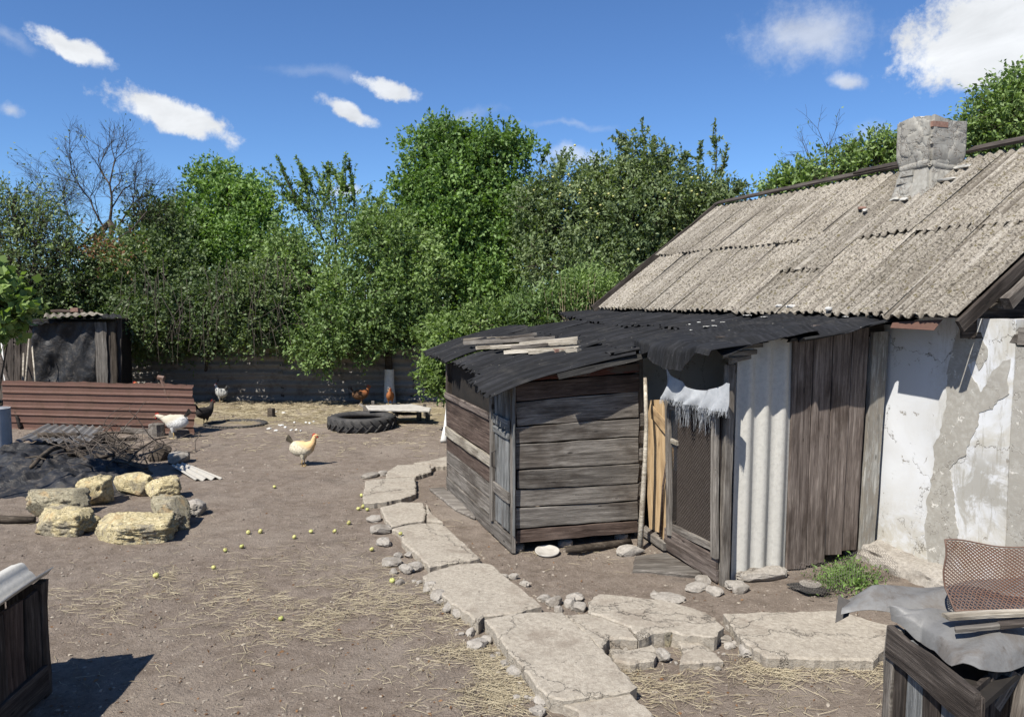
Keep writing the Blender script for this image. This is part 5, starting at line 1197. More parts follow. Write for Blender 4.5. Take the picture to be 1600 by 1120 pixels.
for k in range(7):
    q = hc-an*1.2-ad*(0.10+0.22*k); board('side_plank', 'wood_dark', lh, q+UP*0.03, q+UP*(HL-0.02), 0.21, 0.025, an, seed=940+k, rough=0.008)
def lprof(q):
    K_ = [(0, .05), (.05, .0), (.11, -.035), (.16, .02), (.21, .085), (.27, .07), (.36, .0), (.45, -.035), (.54, .0), (.7, .07)]
    for (a, za), (b, zb) in zip(K_, K_[1:]):
        if q <= b: f = (q-a)/(b-a); f = f*f*(3-2*f); return za+(zb-za)*f
    return K_[-1][1]
def lroof(u, v):     # u to the right across the single wave, v towards the camera
    a = hc+UP*(HL+0.02)+an*(0.06)-an*0.62*(1-u)+ad*0.10-ad*1.7*v
    w_ = lprof(0.62*(1-u))
    return a+UP*(w_+0.01*math.sin(v*7)+0.02)
surf('roof_sheet', lroof, 40, 16, 0.008, 'pale_sheet', lh, label='pale corrugated sheet with one deep trough')
board('roof_board', 'wood_dark', lh, hc+UP*(HL+0.02)-an*0.5+ad*0.05, hc+UP*(HL+0.02)-an*0.5-ad*1.5, 0.3, 0.05, UP, seed=930)
ch_ = thing('chain', 'small iron chain hanging on the planks of the left hutch', 'chain', hc+an*0.045-ad*0.62+UP*(HL-0.25))
for k in range(8):
    c = hc+an*0.045-ad*(0.62+0.004*k)+UP*(HL-0.12-0.042*k); mb = MB(); ax_ = ad if k % 2 else an*0.6+ad*0.5
    mb.tube([c+ax_*math.cos(a)*0.012+UP*math.sin(a)*0.028 for a in np.linspace(0, 2*math.pi, 11)], 0.0035, 5, cap=False); mb.build('chain_link', 'dark_iron', ch_, smooth=True)

# ---------------------------------------------------------------- apples
aps = [(388, 834, 'left one of the touching pair of green apples'), (407, 833, 'right one of the touching pair of green apples'), (460, 842, 'green apple just below the pair, towards the path'), (486, 833, 'green apple halfway between the pair and the path'), (523, 832, 'paler green apple nearest the path in the upper row'), (378, 856, 'green apple in the straw below the pair'), (352, 862, 'green apple left of the one in the straw'),
       (334, 887, 'green apple on bare earth above the straw patch'), (244, 903, 'leftmost green apple lying on the straw heap'), (581, 860, 'green apple close to the path rubble'), (613, 910, 'green apple at the edge of the rubble beside the second slab'), (626, 846, 'green apple on the broken slab'), (439, 966, 'lowest green apple lying in the straw'), (560, 796, 'green apple touching the upper slab edge, left one'),
       (567, 793, 'green apple touching the upper slab edge, right one'), (429, 762, 'lone green apple in the open yard near the hen'), (545, 818, 'small green apple above the row near the path'), (320, 794, 'green apple beside the dark clod of the fire ring'), (565, 775, 'green apple against the left side of the upper slab'), (574, 797, 'green apple at the lower corner of the upper slab')]
m, T_, b_ = new_mat('green_apple_skin'); p_ = T_.obj(); fin(T_, b_, T_.mix(T_.step(T_.noise(T_.vec('ADD', p_, T_.n('ShaderNodeCombineXYZ', X=T_.rand(), Y=T_.rand(), Z=0.0)), 30, 3), .52, .6), T_.mix(T_.rand(), (0.36, 0.41, 0.11), (0.56, 0.53, 0.20)), (0.33, 0.26, 0.10)), 0.45, spec=0.4, k=0.85); MAT['apple'] = m
V = []; Fc = []; n = 14; pr = []
for i in range(11):
    t_ = math.pi*i/10; r_ = math.sin(t_)*(1+0.06*math.cos(t_)); z = math.cos(t_)*0.88; z -= 0.22*math.exp(-(r_/0.28)**2)*(1 if z > 0 else -0.6); pr.append((r_, z))
for r_, z in pr: V += [Vector((math.cos(2*math.pi*k/n)*r_, math.sin(2*math.pi*k/n)*r_, z))*0.036 for k in range(n)]
for i in range(10):
    for k in range(n): Fc.append((i*n+k, (i+1)*n+k, (i+1)*n+(k+1) % n, i*n+(k+1) % n))
ame = bpy.data.meshes.new('apple'); ame.from_pydata(V, [], Fc); ame.materials.append(MAT['apple'])
smb = MB(); smb.tube([(0, 0, .02), (.003, 0, .035), (.007, 0, .044)], .0018, 4); sme = bpy.data.meshes.new('stalk'); sme.from_pydata(smb.V, [], smb.F); sme.materials.append(MAT['bark'])
rr = random.Random(71)
for k, (u, v, lb) in enumerate(aps):
    p = onground(u, v, 0.026+(0.07 if u == 626 else 0)); sc_ = rr.uniform(.66, .86)
    M = Matrix.Translation(p) @ Matrix.Rotation(rr.uniform(0, 6), 4, 'Z') @ Matrix.Rotation(rr.uniform(-1.2, 1.2), 4, 'X') @ Matrix.Scale(sc_, 4)
    o = link_mesh('apple', ame, None, None, M); tag(o, lb, 'apple', 'fallen green apples'); link_mesh('stalk', sme, None, o, M)

# ---------------------------------------------------------------- hens
def hen(name, lab, c, rz, sc_, bodyc, neckc, tailc, pose='up'):
    def mk(nm, cA, cB, mixx=None):
        m, T, b = new_mat(nm); p = T.obj(); f = T.voro(T.mapping(p, (30, 60, 40)), 1.0); nz = T.noise(p, 25, 4, 0.7)
        c = T.ramp(nz, [(0.3, cA), (0.7, cB)]); c = T.mix(T.math('MULTIPLY', T.step(f, 0.35, 0.8), 0.5), c, tuple(x*0.5 for x in cA))
        if mixx: sep = T.n('ShaderNodeSeparateXYZ', 0, Vector=p).node; s = T.math('ADD', T.math('MULTIPLY', sep.outputs[0], 0.5), sep.outputs[2]); c = T.mix(T.step(s, 0.30, 0.42), c, mixx)
        fin(T, b, c, 0.8, T.math('ADD', f, nz), 0.6, 0.006, 0.2); return m
    dk = lambda c: tuple(x*0.75 for x in c)
    mB = mk(name+'_body', dk(bodyc), bodyc, neckc); mT = mk(name+'_tail', dk(tailc), tailc); mS = MAT['hen_skin']; mL = MAT['hen_leg']
    t = thing(name, lab, 'hen', c)
    M = Matrix.Translation(c) @ Matrix.Rotation(rz, 4, 'Z') @ Matrix.Scale(sc_, 4)
    sp = [(-.195, .31, .015, .03), (-.175, .30, .055, .075), (-.135, .28, .083, .10), (-.075, .262, .10, .116), (-.005, .255, .106, .118), (.055, .265, .10, .11), (.10, .292, .083, .09), (.132, .328, .064, .066), (.16, .355, .047, .048), (.172, .395, .038, .038), (.182, .425, .032, .033), (.196, .45, .030, .031), (.213, .462, .027, .026), (.228, .458, .015, .016), (.232, .456, .003, .003)]
    if pose == 'down': sp = sp[:6]+[(.11, .262, .08, .085), (.155, .262, .055, .058), (.20, .25, .042, .042), (.24, .232, .034, .034), (.268, .215, .030, .030), (.288, .198, .029, .029), (.303, .182, .025, .024), (.312, .17, .014, .014), (.315, .167, .003, .003)]
    if pose == 'low': sp = sp[:7]+[(.15, .30, .055, .058), (.19, .32, .04, .042), (.225, .335, .033, .034), (.255, .345, .030, .030), (.277, .35, .029, .028), (.295, .345, .024, .023), (.308, .338, .012, .012), (.311, .336, .003, .003)]
    n = 16; V = []; Fc = []
    pts = [Vector((a, 0, z)) for a, z, _, _ in sp]
    for i, (a, z, wy, wz) in enumerate(sp):
        t_ = (pts[min(i+1, len(sp)-1)]-pts[max(i-1, 0)]).normalized(); nn = Vector((-t_.z, 0, t_.x))
        for k in range(n):
            an_ = 2*math.pi*k/n; j_ = 1+0.03*math.sin(k*5+i*3); V.append(M @ (pts[i]+Vector((0, 1, 0))*math.cos(an_)*wy*j_+nn*math.sin(an_)*wz*j_))
    for i in range(len(sp)-1):
        for k in range(n): Fc.append((i*n+k, i*n+(k+1) % n, (i+1)*n+(k+1) % n, (i+1)*n+k))
    Fc += [tuple(range(n))[::-1], tuple((len(sp)-1)*n+k for k in range(n))]
    # feathered thighs belong to the same body
    for s in (-1, 1):
        k0 = len(V)
        for (x, z, r_) in ((.0, .22, .055), (.01, .17, .045), (.012, .125, .026), (.012, .10, .014)):
            for k in range(10): an_ = 2*math.pi*k/10; V.append(M @ Vector((x+math.cos(an_)*r_, s*.045+math.sin(an_)*r_*.8, z)))
        for i in range(3):
            for k in range(10): Fc.append((k0+i*10+k, k0+i*10+(k+1) % 10, k0+(i+1)*10+(k+1) % 10, k0+(i+1)*10+k))
    body = raw('body', V, Fc, mB, t, smooth=True, M=Matrix.Translation(c) @ Matrix.Rotation(rz, 4, 'Z'))
    Mr = Matrix.Translation(c) @ Matrix.Rotation(rz, 4, 'Z')
    for s in (-1, 1):
        V = []; Fc = []; nu = 10; nv_ = 6
        for i in range(nu+1):
            f = i/nu; x = .085-.27*f; h = .075*math.sin(math.pi*min(1, f*0.9+.12))**.6*(1-f*.35); zc = .275+.045*f
            for j in range(nv_+1):
                g = j/nv_*2-1; V.append(M @ Vector((x, s*(.078+.03*math.cos(g*1.4)*(math.sin(math.pi*min(1, f*.95+.05))**.5)-.028*f), zc+h*g)))
        for i in range(nu):
            for j in range(nv_): a = i*(nv_+1)+j; Fc.append((a, a+1, a+nv_+2, a+nv_+1))
        raw('wing', V, Fc, mB, t, smooth=True, M=Mr)
    mb = MB(); r3 = random.Random(5)
    for k in range(9):
        f = k/8*2-1; b0 = Vector((-.165, f*.025, .35)); L_ = .105-.02*abs(f); up_ = .75+0.25*math.cos(f*2); P = [b0+Vector((-L_*q*(1.05-up_*.45*q), f*.05*q, L_*q*up_*1.1)) for q in np.linspace(0, 1, 6)]; w_ = .011
        for i in range(5):
            ww = [w_*(.7+.6*math.sin(math.pi*(q*.8+.1))) for q in (i/5, (i+1)/5)]; a, b = P[i], P[i+1]
            mb.add([M @ (a+Vector((-ww[0]*.5, -.004, -ww[0]))), M @ (a+Vector((ww[0]*.5, .004, ww[0]))), M @ (b+Vector((ww[1]*.5, .004, ww[1]*(.4 if i == 4 else 1)))), M @ (b+Vector((-ww[1]*.5, -.004, -ww[1]*(.4 if i == 4 else 1))))], [(0, 1, 2, 3)])
    mb.build('tail', mT, t, M=Mr)
    hd = pts[-4]; fd = (pts[-2]-pts[-5]).normalized(); nn = Vector((-fd.z, 0, fd.x))
    mb = MB(); mb.tube([M @ (pts[-3]+fd*.01), M @ (pts[-1]+fd*.018-nn*.003), M @ (pts[-1]+fd*.03-nn*.008)], [.011*sc_, .007*sc_, .001], 6); mb.build('beak', mL, t, smooth=True, M=Mr)
    mb = MB(); q = [(-.03, .0), (-.035, .022), (-.022, .014), (-.015, .032), (-.004, .018), (.006, .034), (.014, .016), (.024, .022), (.024, .0)]
    P = [hd+fd*a+nn*(b+.022) for a, b in q]
    mb.add([M @ (p+Vector((0, .004, 0))) for p in P]+[M @ (p-Vector((0, .004, 0))) for p in P], [tuple(range(9)), tuple(range(17, 8, -1))]+[(i, i+9, (i+1) % 9+9, (i+1) % 9) for i in range(9)]); mb.build('comb', mS, t, M=Mr)
    mb = MB()
    for s in (-1, 1): mb.tube([M @ (hd+fd*.02-nn*.015+Vector((0, s*.012, 0))), M @ (hd+fd*.022-nn*.034+Vector((0, s*.013, 0))), M @ (hd+fd*.02-nn*.046+Vector((0, s*.012, 0)))], [.006*sc_, .010*sc_, .004*sc_], 7)
    mb.tube([M @ (hd+fd*.004+Vector((0, -.027, .002))), M @ (hd+fd*.004+Vector((0, .027, .002)))], .013*sc_, 8)
    mb.build('wattles', mS, t, smooth=True, M=Mr)
    for s in (-1, 1):
        mb = MB(); mb.tube([M @ (hd+fd*.012+nn*.006+Vector((0, s*.024, 0))), M @ (hd+fd*.012+nn*.006+Vector((0, s*.031, 0)))], .005*sc_, 6); mb.build('eye', 'dark_iron', t, smooth=True, M=Mr)
        mb = MB(); mb.tube([M @ Vector((.012, s*.045, .12)), M @ Vector((-.005, s*.045, .06)), M @ Vector((.008, s*.045, .008))], [.010*sc_, .008*sc_, .008*sc_], 6)
        for an_ in (-.5, 0, .5, math.pi): mb.tube([M @ Vector((.008, s*.045, .01)), M @ Vector((.008+.05*math.cos(an_)*(.6 if abs(an_) > 3 else 1), s*.045+.05*math.sin(an_), .004))], [.006*sc_, .003*sc_], 5)
        mb.build('leg', mL, t, smooth=True, M=Mr)
    return t
MAT['hen_skin'] = m_plain('red_comb', (0.42, 0.04, 0.025), (0.55, 0.07, 0.04), 30, 0.55); MAT['hen_leg'] = m_plain('yellow_shank', (0.36, 0.24, 0.09), (0.5, 0.36, 0.15), 30, 0.6)
cr_, bf, wh = (0.62, 0.56, 0.42), (0.56, 0.38, 0.19), (0.72, 0.71, 0.67)
hen('hen', 'buff hen with cream body and golden neck walking in the middle of the yard', onground(474, 727), R(-8), 1.12, cr_, bf, (0.12, 0.10, 0.07))
hen('hen', 'white hen with grey speckled neck stooping left before the brown sheet', onground(274, 684, .0), R(176), 1.3, wh, (0.42, 0.38, 0.30), (0.05, 0.045, 0.04), 'low')
hen('hen', 'black hen standing at the right end of the brown sheet', onground(321, 663), R(62), 1.1, (0.03, 0.026, 0.024), (0.035, 0.03, 0.026), (0.02, 0.018, 0.017))
hen('hen', 'pale grey speckled hen before the far fence', onground(346, 630), R(150), 1.05, (0.42, 0.42, 0.40), (0.50, 0.50, 0.48), (0.2, 0.2, 0.19))
hen('hen', 'dark brown hen in the shade left of the low table', onground(564, 634), R(20), 1.08, (0.12, 0.065, 0.035), (0.22, 0.08, 0.03), (0.05, 0.03, 0.02))
hen('hen', 'rust-red hen by the foot of the whitewashed trunk, behind the low table', onground(610, 634), R(-80), 1.0, (0.30, 0.12, 0.045), (0.34, 0.13, 0.05), (0.4, 0.3, 0.2))
hen('hen', 'orange-brown hen half hidden behind the left end of the brown sheet', at(197, 606, 17.2)*1.0-UP*0.35, R(10), 1.0, (0.36, 0.13, 0.05), (0.4, 0.13, 0.05), (0.1, 0.06, 0.03))

# ---------------------------------------------------------------- trees
def unit(v): return v/(np.linalg.norm(v, axis=-1, keepdims=True)+1e-9)
def crown(rg, lobes, n_shoot, leaf, per, L, droop=0.0, shell=0.62, wr=0.55, gap=0.0, spread=1.0, upw=0.35, jit=0.6, clump=True):
    """shoots spread through the lobes (centre, radii), leaves set along each shoot"""
    if clump:
        sub = []
        for (c, r) in lobes:
            c = np.array(c); r = np.array(r); m_ = int(9+6*min(2.5, r.mean()))
            for _ in range(m_):
                dd = unit(rg.normal(size=3)); q = rg.uniform(.30, .46)*r; q = np.maximum(q, min(.28, r.min())); sub.append((c+dd*(r-q*.75)*rg.uniform(.75, 1.08), q))
            sub.append((c, r*.62))
        lobes = sub
    vol = np.array([(l[1][0]*l[1][1]*l[1][2])**0.66 for l in lobes]); pick = rg.choice(len(lobes), n_shoot, p=vol/vol.sum())
    C = np.array([l[0] for l in lobes])[pick]; Rr = np.array([l[1] for l in lobes])[pick]
    d = unit(rg.normal(size=(n_shoot, 3))); rad = shell+(1.04-shell)*rg.rand(n_shoot)**0.7
    rad *= 1+0.20*fbm(d*2.2+pick[:, None]*3.7, 1.0, 3, 17)
    B = C+d*Rr*rad[:, None]
    if gap > 0:
        keep = fbm(B, 0.9, 3, 31) > -1.2+gap; B, d = B[keep], d[keep]
    n = len(B); D = unit(d*spread+np.array([0, 0, upw])+rg.normal(size=(n, 3))*0.45); D[:, 2] -= droop
    D = unit(D); Ls = L*rg.uniform(0.6, 1.3, n)
    k = np.arange(per)/per; t = (k[None, :]+rg.rand(n, per)*0.1)
    P = B[:, None, :]+D[:, None, :]*(t*Ls[:, None])[..., None]; P[..., 2] -= droop*0.4*(t**2)*Ls[:, None]
    P = P.reshape(-1, 3); DD = np.repeat(D, per, axis=0); LD = unit(DD*0.6+rg.normal(size=P.shape)*jit)
    P = P+rg.normal(size=P.shape)*0.02
    size = leaf*rg.uniform(0.55, 1.45, len(P))
    tint = np.clip(np.repeat(rg.rand(n), per)*0.35+rg.rand(len(P))*0.35+np.repeat(0.15+0.35*fbm(B, 0.8, 2, 5), per), 0, 1)
    return leaf_faces(rg, P, LD, size, wr), tint, (B, D, Ls)
def seg_tubes(mbx, A, B, r0, r1, n=4):
    for a, b in zip(A, B): mbx.tube([a, (a+b)/2+(b-a).length*0.05*Vector((rnd.uniform(-1, 1), rnd.uniform(-1, 1), rnd.uniform(-1, 1))), b], [r0, (r0+r1)/2, r1], n, cap=False)
def tree(name, label, base, lobes_px, Y, mat, leaf, n, per=9, L=0.4, trunk_r=0.12, group=None, cat='tree', seed=1, depth=0.9, extra=None, trunk_mat='bark', twigs=60, trunk_top=None, side0=1.0, **kw):
    rg = np.random.RandomState(seed)
    lobes = []
    for q in lobes_px:
        u, v, ru, rv = q[:4]; yy = Y+(q[4] if len(q) > 4 else 0); c = at(u, v, yy); sx_ = ru*yy/F_PX; sz_ = rv*yy/F_PX
        lobes.append(((c.x, c.y, c.z), (sx_, (sx_+sz_)/2*depth, sz_)))
    t = thing(name, label, cat, base, group); base = Vector(base)
    Vv, tint, (B, D, Ls) = crown(rg, lobes, n, leaf, per, L, **kw)
    ok_ = Vv[:, :, 2].min(axis=1) > 0.03
    Vv, tint = Vv[ok_], tint[ok_]
    quads_mesh('crown', Vv, tint, mat, t, M=Matrix.Translation(base))
    mb = MB(); top = Vector(trunk_top) if trunk_top else base.lerp(Vector(lobes[0][0]), 0.55)
    side = Vector((rnd.uniform(-.15, .15), rnd.uniform(-.1, .1), 0))*side0
    mb.tube([base-UP*0.1, base.lerp(top, .35)+side, base.lerp(top, .7)+side*.5, top], [trunk_r*1.3, trunk_r, trunk_r*.88, trunk_r*.7], 9)
    mb.build('trunk', trunk_mat, t, smooth=True)
    mb = MB(); cs = [Vector(l[0]) for l in lobes]
    for c, l in zip(cs, lobes):
        mid = top.lerp(c, .5)+Vector((rnd.uniform(-.2, .2), rnd.uniform(-.2, .2), .15)); mb.tube([top-UP*.1, mid, c], [trunk_r*.55, trunk_r*.4, trunk_r*.22], 6, cap=False)
        for _ in range(7):
            d = Vector(rg.normal(size=3)).normalized(); d.z = abs(d.z)*.8; e = c+Vector((d.x*l[1][0], d.y*l[1][1], d.z*l[1][2]))*.9; mb.tube([mid.lerp(c, rnd.random()), (c+e)/2+Vector((0, 0, .1)), e], [trunk_r*.22, trunk_r*.13, .008], 5, cap=False)
    idx = rg.choice(len(B), min(twigs*8, len(B)), replace=False)
    for i in idx:
        a = Vector(B[i]); d = Vector(D[i]); mb.tube([a-d*0.25, a+d*Ls[i]*0.95], [.009, .003], 3, cap=False)
    mb.build('branches', 'bark', t, smooth=True)
    return t
def G(u, Y): p = at(u, 464, Y); return (p.x, p.y, 0.0)

# fruit tree with the whitewashed trunk, in front of the fence
tb_ = gp(609, 628)
ft = tree('fruit_tree', 'spreading fruit tree with a whitewashed trunk before the far fence', (tb_.x, tb_.y, 0), [(560, 470, 95, 75, -.3), (480, 450, 75, 75, .2), (640, 450, 75, 80, 0), (600, 385, 80, 70, .4), (520, 520, 80, 50, -.8), (625, 512, 60, 36, -.6), (460, 510, 45, 40, -.2), (500, 556, 40, 24, -1.0), (570, 545, 36, 16, -.8), (440, 400, 50, 45, .8), (590, 345, 30, 30, .6)],
     tb_.y-0.0, 'leaf_mid', 0.092, 5600, per=9, L=.34, trunk_r=.112, seed=11, gap=.25, trunk_top=(tb_.x-.03, tb_.y, 1.6), twigs=70, side0=0.0)
mb = MB(); mb.tube([Vector((tb_.x, tb_.y, -.02)), Vector((tb_.x-.01, tb_.y, .5)), Vector((tb_.x+0.0, tb_.y, .88))], [.165, .132, .125], 12, cap=False)
mb.build('whitewash', 'white', ft, smooth=True)
# walnut-like round tree
tree('walnut_tree', 'dense round bright green tree behind the fence, left of the sparse pear', G(345, 25), [(330, 345, 85, 85), (290, 400, 70, 70, -.5), (395, 400, 70, 80, -.6), (350, 300, 55, 42, .3), (430, 445, 60, 70, -.8), (380, 480, 75, 60, -1), (300, 480, 60, 60, -1), (400, 320, 40, 40, 0)],
     25, 'leaf_bright', 0.125, 6000, per=9, L=.42, trunk_r=.22, seed=12, gap=.2)
# sparse pear
tree('pear_tree', 'thin airy pear tree with pale leaves against the sky', G(520, 23.5), [(525, 345, 55, 55), (475, 320, 40, 42), (500, 410, 70, 45), (575, 370, 40, 35)],
     23.5, 'leaf_mid', 0.095, 420, per=13, L=.8, trunk_r=.09, seed=13, gap=.35, upw=.9, shell=.2, twigs=12, jit=.8, clump=False)
for k, (u, v, s) in enumerate(()): pass
# tall bright tree in the middle
tree('tall_tree', 'tallest bright green tree in the middle behind the fence', G(720, 23), [(715, 330, 95, 100), (690, 255, 62, 58), (770, 270, 62, 60), (790, 360, 75, 80, -.3), (655, 370, 60, 70, -.3), (720, 440, 95, 70, -.6), (745, 228, 40, 30), (800, 235, 28, 26), (640, 300, 30, 26), (690, 215, 20, 18)],
     23, 'leaf_bright', 0.115, 8200, per=9, L=.42, trunk_r=.22, seed=14, gap=.1, twigs=70)
rgx = np.random.RandomState(5)
def spikes(t, pts, Y, mat, n_leaf, leaf, seed, h=None):
    """upright leafy shoots standing out of the crown"""
    rg = np.random.RandomState(seed); A = []; Dv = []; mbx = MB()
    for (u0, v0, u1, v1) in pts:
        a = np.array(at(u0, v0, Y)); b = np.array(at(u1, v1, Y+rg.uniform(-.3, .3))); f = rg.rand(n_leaf)**.8; p = a+(b-a)*f[:, None]+rg.normal(size=(n_leaf, 3))*.02
        d = unit(unit(b-a)*.7+rg.normal(size=(n_leaf, 3))*.7); A.append(p); Dv.append(d); mbx.tube([Vector(a), Vector((a+b)/2+rg.normal(size=3)*.04), Vector(b)], [.02, .012, .004], 5, cap=False)
        for _ in range(4):
            f0 = rg.uniform(.15, .7); s = a+(b-a)*f0; e = s+unit(unit(b-a)+rg.normal(size=3)*.8)*rg.uniform(.2, .45); q = s+(e-s)*rg.rand(n_leaf//4, 1); A.append(q); Dv.append(unit(unit(e-s)*.6+rg.normal(size=q.shape)*.7)); mbx.tube([Vector(s), Vector(e)], [.007, .003], 4, cap=False)
    P = np.vstack(A); Dd = np.vstack(Dv); o = Vector(WM[t.name].translation)
    quads_mesh('shoots', leaf_faces(rg, P, Dd, leaf*rg.uniform(.7, 1.25, len(P))), rg.rand(len(P)), mat, t, M=Matrix.Translation(o)); o_ = mbx.build('shoot_stems', 'bark', t, smooth=True); o_['kind'] = 'stuff'
def find(nm): return bpy.data.objects[nm]
spikes(find('tall_tree'), [(765, 240, 766, 172), (790, 245, 796, 183), (690, 225, 692, 195), (665, 260, 655, 205), (730, 230, 727, 205), (820, 270, 832, 210), (845, 260, 858, 225), (870, 290, 893, 232), (715, 225, 712, 200), (640, 300, 608, 270)], 23, 'leaf_bright', 100, .10, 6)
spikes(find('pear_tree'), [(470, 330, 432, 243), (500, 320, 462, 245), (520, 330, 490, 262), (530, 330, 540, 240), (555, 330, 545, 250), (500, 350, 410, 262), (550, 380, 580, 290), (480, 330, 440, 300), (515, 300, 512, 255), (570, 350, 600, 300), (545, 300, 520, 270), (480, 300, 470, 262)], 23.3, 'leaf_mid', 230, .095, 7)
# apple tree on the right
ap = tree('apple_tree', 'grey-green apple tree with small yellow apples, left of the house roof', G(985, 21.5), [(985, 350, 100, 90), (900, 330, 70, 75), (1050, 310, 75, 65), (1090, 330, 55, 55), (880, 420, 85, 70, -.4), (970, 440, 90, 60, -.5), (1000, 270, 45, 42), (840, 350, 45, 60), (1115, 315, 40, 40), (940, 280, 36, 36), (1040, 400, 60, 60, .2)],
     21.5, 'leaf_olive', 0.115, 7600, per=10, L=.4, trunk_r=.2, seed=15, gap=.15, wr=.42, twigs=70)
spikes(ap, [(1010, 260, 1003, 190), (970, 270, 968, 205), (1118, 270, 1116, 190), (1045, 270, 1040, 225), (1090, 280, 1095, 225), (930, 290, 932, 240), (860, 300, 880, 235), (1060, 280, 1072, 240), (1125, 300, 1136, 225), (1020, 270, 1022, 215), (1140, 310, 1165, 285), (985, 260, 975, 215)], 21.5, 'leaf_olive', 120, .11, 8)
rr = random.Random(81); fruits = MB(); Vf = []
for k in range(34):
    u = rr.choice((rr.gauss(905, 28), rr.gauss(1000, 60), rr.gauss(1080, 35))); v = rr.gauss(320, 38); c = at(u, v, 21.5-1.75-rr.random()*.4)
    link_mesh('fruit', ame, None, ap, Matrix.Translation(c) @ Matrix.Scale(0.9, 4))
# bright bush by the coop
tree('bush', 'bright light green bush rising beside the rear corner of the coop', G(705, 15.8), [(700, 560, 38, 48), (735, 520, 45, 42, .4), (690, 590, 25, 28, -.2), (770, 505, 45, 32, .9), (690, 520, 34, 26, .6)],
     15.8, 'leaf_yellow', 0.085, 1500, per=8, L=.3, trunk_r=.04, seed=16, gap=.15, cat='bush', twigs=20)
tree('bush', 'young shrub with upright pale shoots behind the laths on the coop roof', G(850, 16.5), [(830, 500, 45, 40), (890, 480, 50, 40, .3), (930, 460, 45, 34, .8), (800, 520, 36, 28)],
     16.5, 'leaf_mid', 0.10, 1500, per=9, L=.4, trunk_r=.04, seed=17, gap=.2, wr=.34, upw=.8, cat='bush', twigs=30)
mb = MB(); rr = random.Random(91); 
for k in range(16):
    u = 850+rr.random()*85; a = at(u, 520, 16.2); b = at(u+rr.uniform(-12, 12), 425+rr.random()*35, 16.0+rr.random()*.5); mb.tube([a, (a+b)/2+Vector((rr.uniform(-.04, .04), 0, 0)), b], [.012, .009, .004], 4, cap=False)
rd = mb.build('dry_stalks', 'straw', smooth=True); tag(rd, 'thin pale dry stalks standing behind the black roof', 'stalks'); 
# dark tangled trees at the left, one orange withered spray
tree('plum_tree', 'dark overgrown plum thicket behind the film shed at the left', G(150, 21.2), [(150, 460, 90, 70), (60, 480, 80, 60, .3), (240, 440, 80, 80, .2), (200, 405, 60, 45, .4), (20, 470, 60, 60, .6), (220, 520, 70, 45, -.6), (290, 510, 60, 45, -.5), (-60, 450, 70, 80, .6), (245, 350, 50, 45, .8)],
     21.2, 'leaf_dark', 0.10, 7600, per=9, L=.42, trunk_r=.15, seed=18, gap=.15, twigs=70)
tree('drooping_tree', 'dark drooping tree whose branches hang over the far fence', G(300, 20.9), [(340, 490, 85, 55), (405, 465, 60, 60, .3), (280, 490, 75, 60, .4), (400, 515, 40, 24, -.2), (230, 512, 60, 34, -.2), (430, 490, 45, 36)],
     19.9, 'leaf_dark', 0.09, 4200, per=9, L=.42, trunk_r=.045, seed=19, gap=.2, droop=.45, twigs=60)
tree('sparse_tree', 'thin leafy tree at the left edge with sky showing through', G(20, 20.5), [(30, 400, 60, 70), (-10, 350, 50, 60), (60, 360, 40, 60), (20, 320, 30, 30), (90, 400, 50, 50)],
     20.5, 'leaf_olive', 0.085, 800, per=10, L=.55, trunk_r=.09, seed=20, gap=.2, shell=.3, upw=.6, twigs=60, clump=False)
dt = find('drooping_tree'); mb = MB(); rr = random.Random(97)
for k in range(90):
    u = rr.uniform(190, 460); v = rr.uniform(400, 520); a = at(u, v, 18.7+rr.random()*.7); L_ = rr.uniform(.4, 1.3); sx = rr.gauss(0, .22)
    mb.tube([a, a+Vector((sx*L_*.6, -.05, -L_*.4)), a+Vector((sx*L_, -.08, -L_))], [.008, .006, .003], 4, cap=False)
    if rr.random() < .6: b_ = a+Vector((sx*L_*.5, -.05, -L_*.35)); mb.tube([b_, b_+Vector((rr.gauss(0, .2), -.05, -L_*.4))], [.005, .002], 3, cap=False)
o = mb.build('dry_twigs', 'twig', dt, smooth=True); o['kind'] = 'stuff'
# withered spray
rg = np.random.RandomState(31); wt = thing('withered_branch', 'spray of withered orange-brown leaves in the dark thicket', 'branch', at(180, 390, 19.2))
Vv, tint, sh = crown(rg, [(tuple(at(185, 392, 19.2)), (.75, .3, .35)), (tuple(at(150, 380, 19.4)), (.6, .2, .3))], 60, .075, 5, .35, droop=.5)
quads_mesh('leaves', Vv, tint, 'leaf_brown', wt, M=Matrix.Translation(at(180, 390, 19.2))); mb = MB(); mb.tube([at(230, 330, 20), at(205, 360, 19.6), at(160, 385, 19.3)], [.02, .015, .006], 5); mb.build('stem', 'bark', wt, smooth=True)
# background masses that close the gaps low down
tree('hedge_tree', 'dark mass of trees far behind the walnut', G(250, 29), [(280, 440, 130, 70), (450, 475, 130, 55), (90, 480, 120, 50)], 29, 'leaf_dark', .14, 2600, per=8, L=.5, trunk_r=.2, seed=21)
tree('hedge_tree', 'dark mass of trees far behind the tall middle tree', G(760, 28), [(640, 460, 100, 75), (720, 330, 80, 80), (800, 430, 120, 90), (985, 350, 80, 70), (950, 430, 120, 90), (1080, 400, 80, 90), (720, 520, 220, 50)], 28, 'leaf_dark', .16, 4600, per=8, L=.5, trunk_r=.2, seed=22)
tree('undergrowth', 'dark undergrowth close behind the far fence', G(450, 22), [(250, 525, 110, 36), (420, 525, 110, 32), (600, 525, 110, 34), (760, 530, 90, 45), (60, 550, 110, 55)], 22, 'leaf_dark', .1, 3600, per=8, L=.35, trunk_r=.05, seed=23, cat='bush', depth=.35)
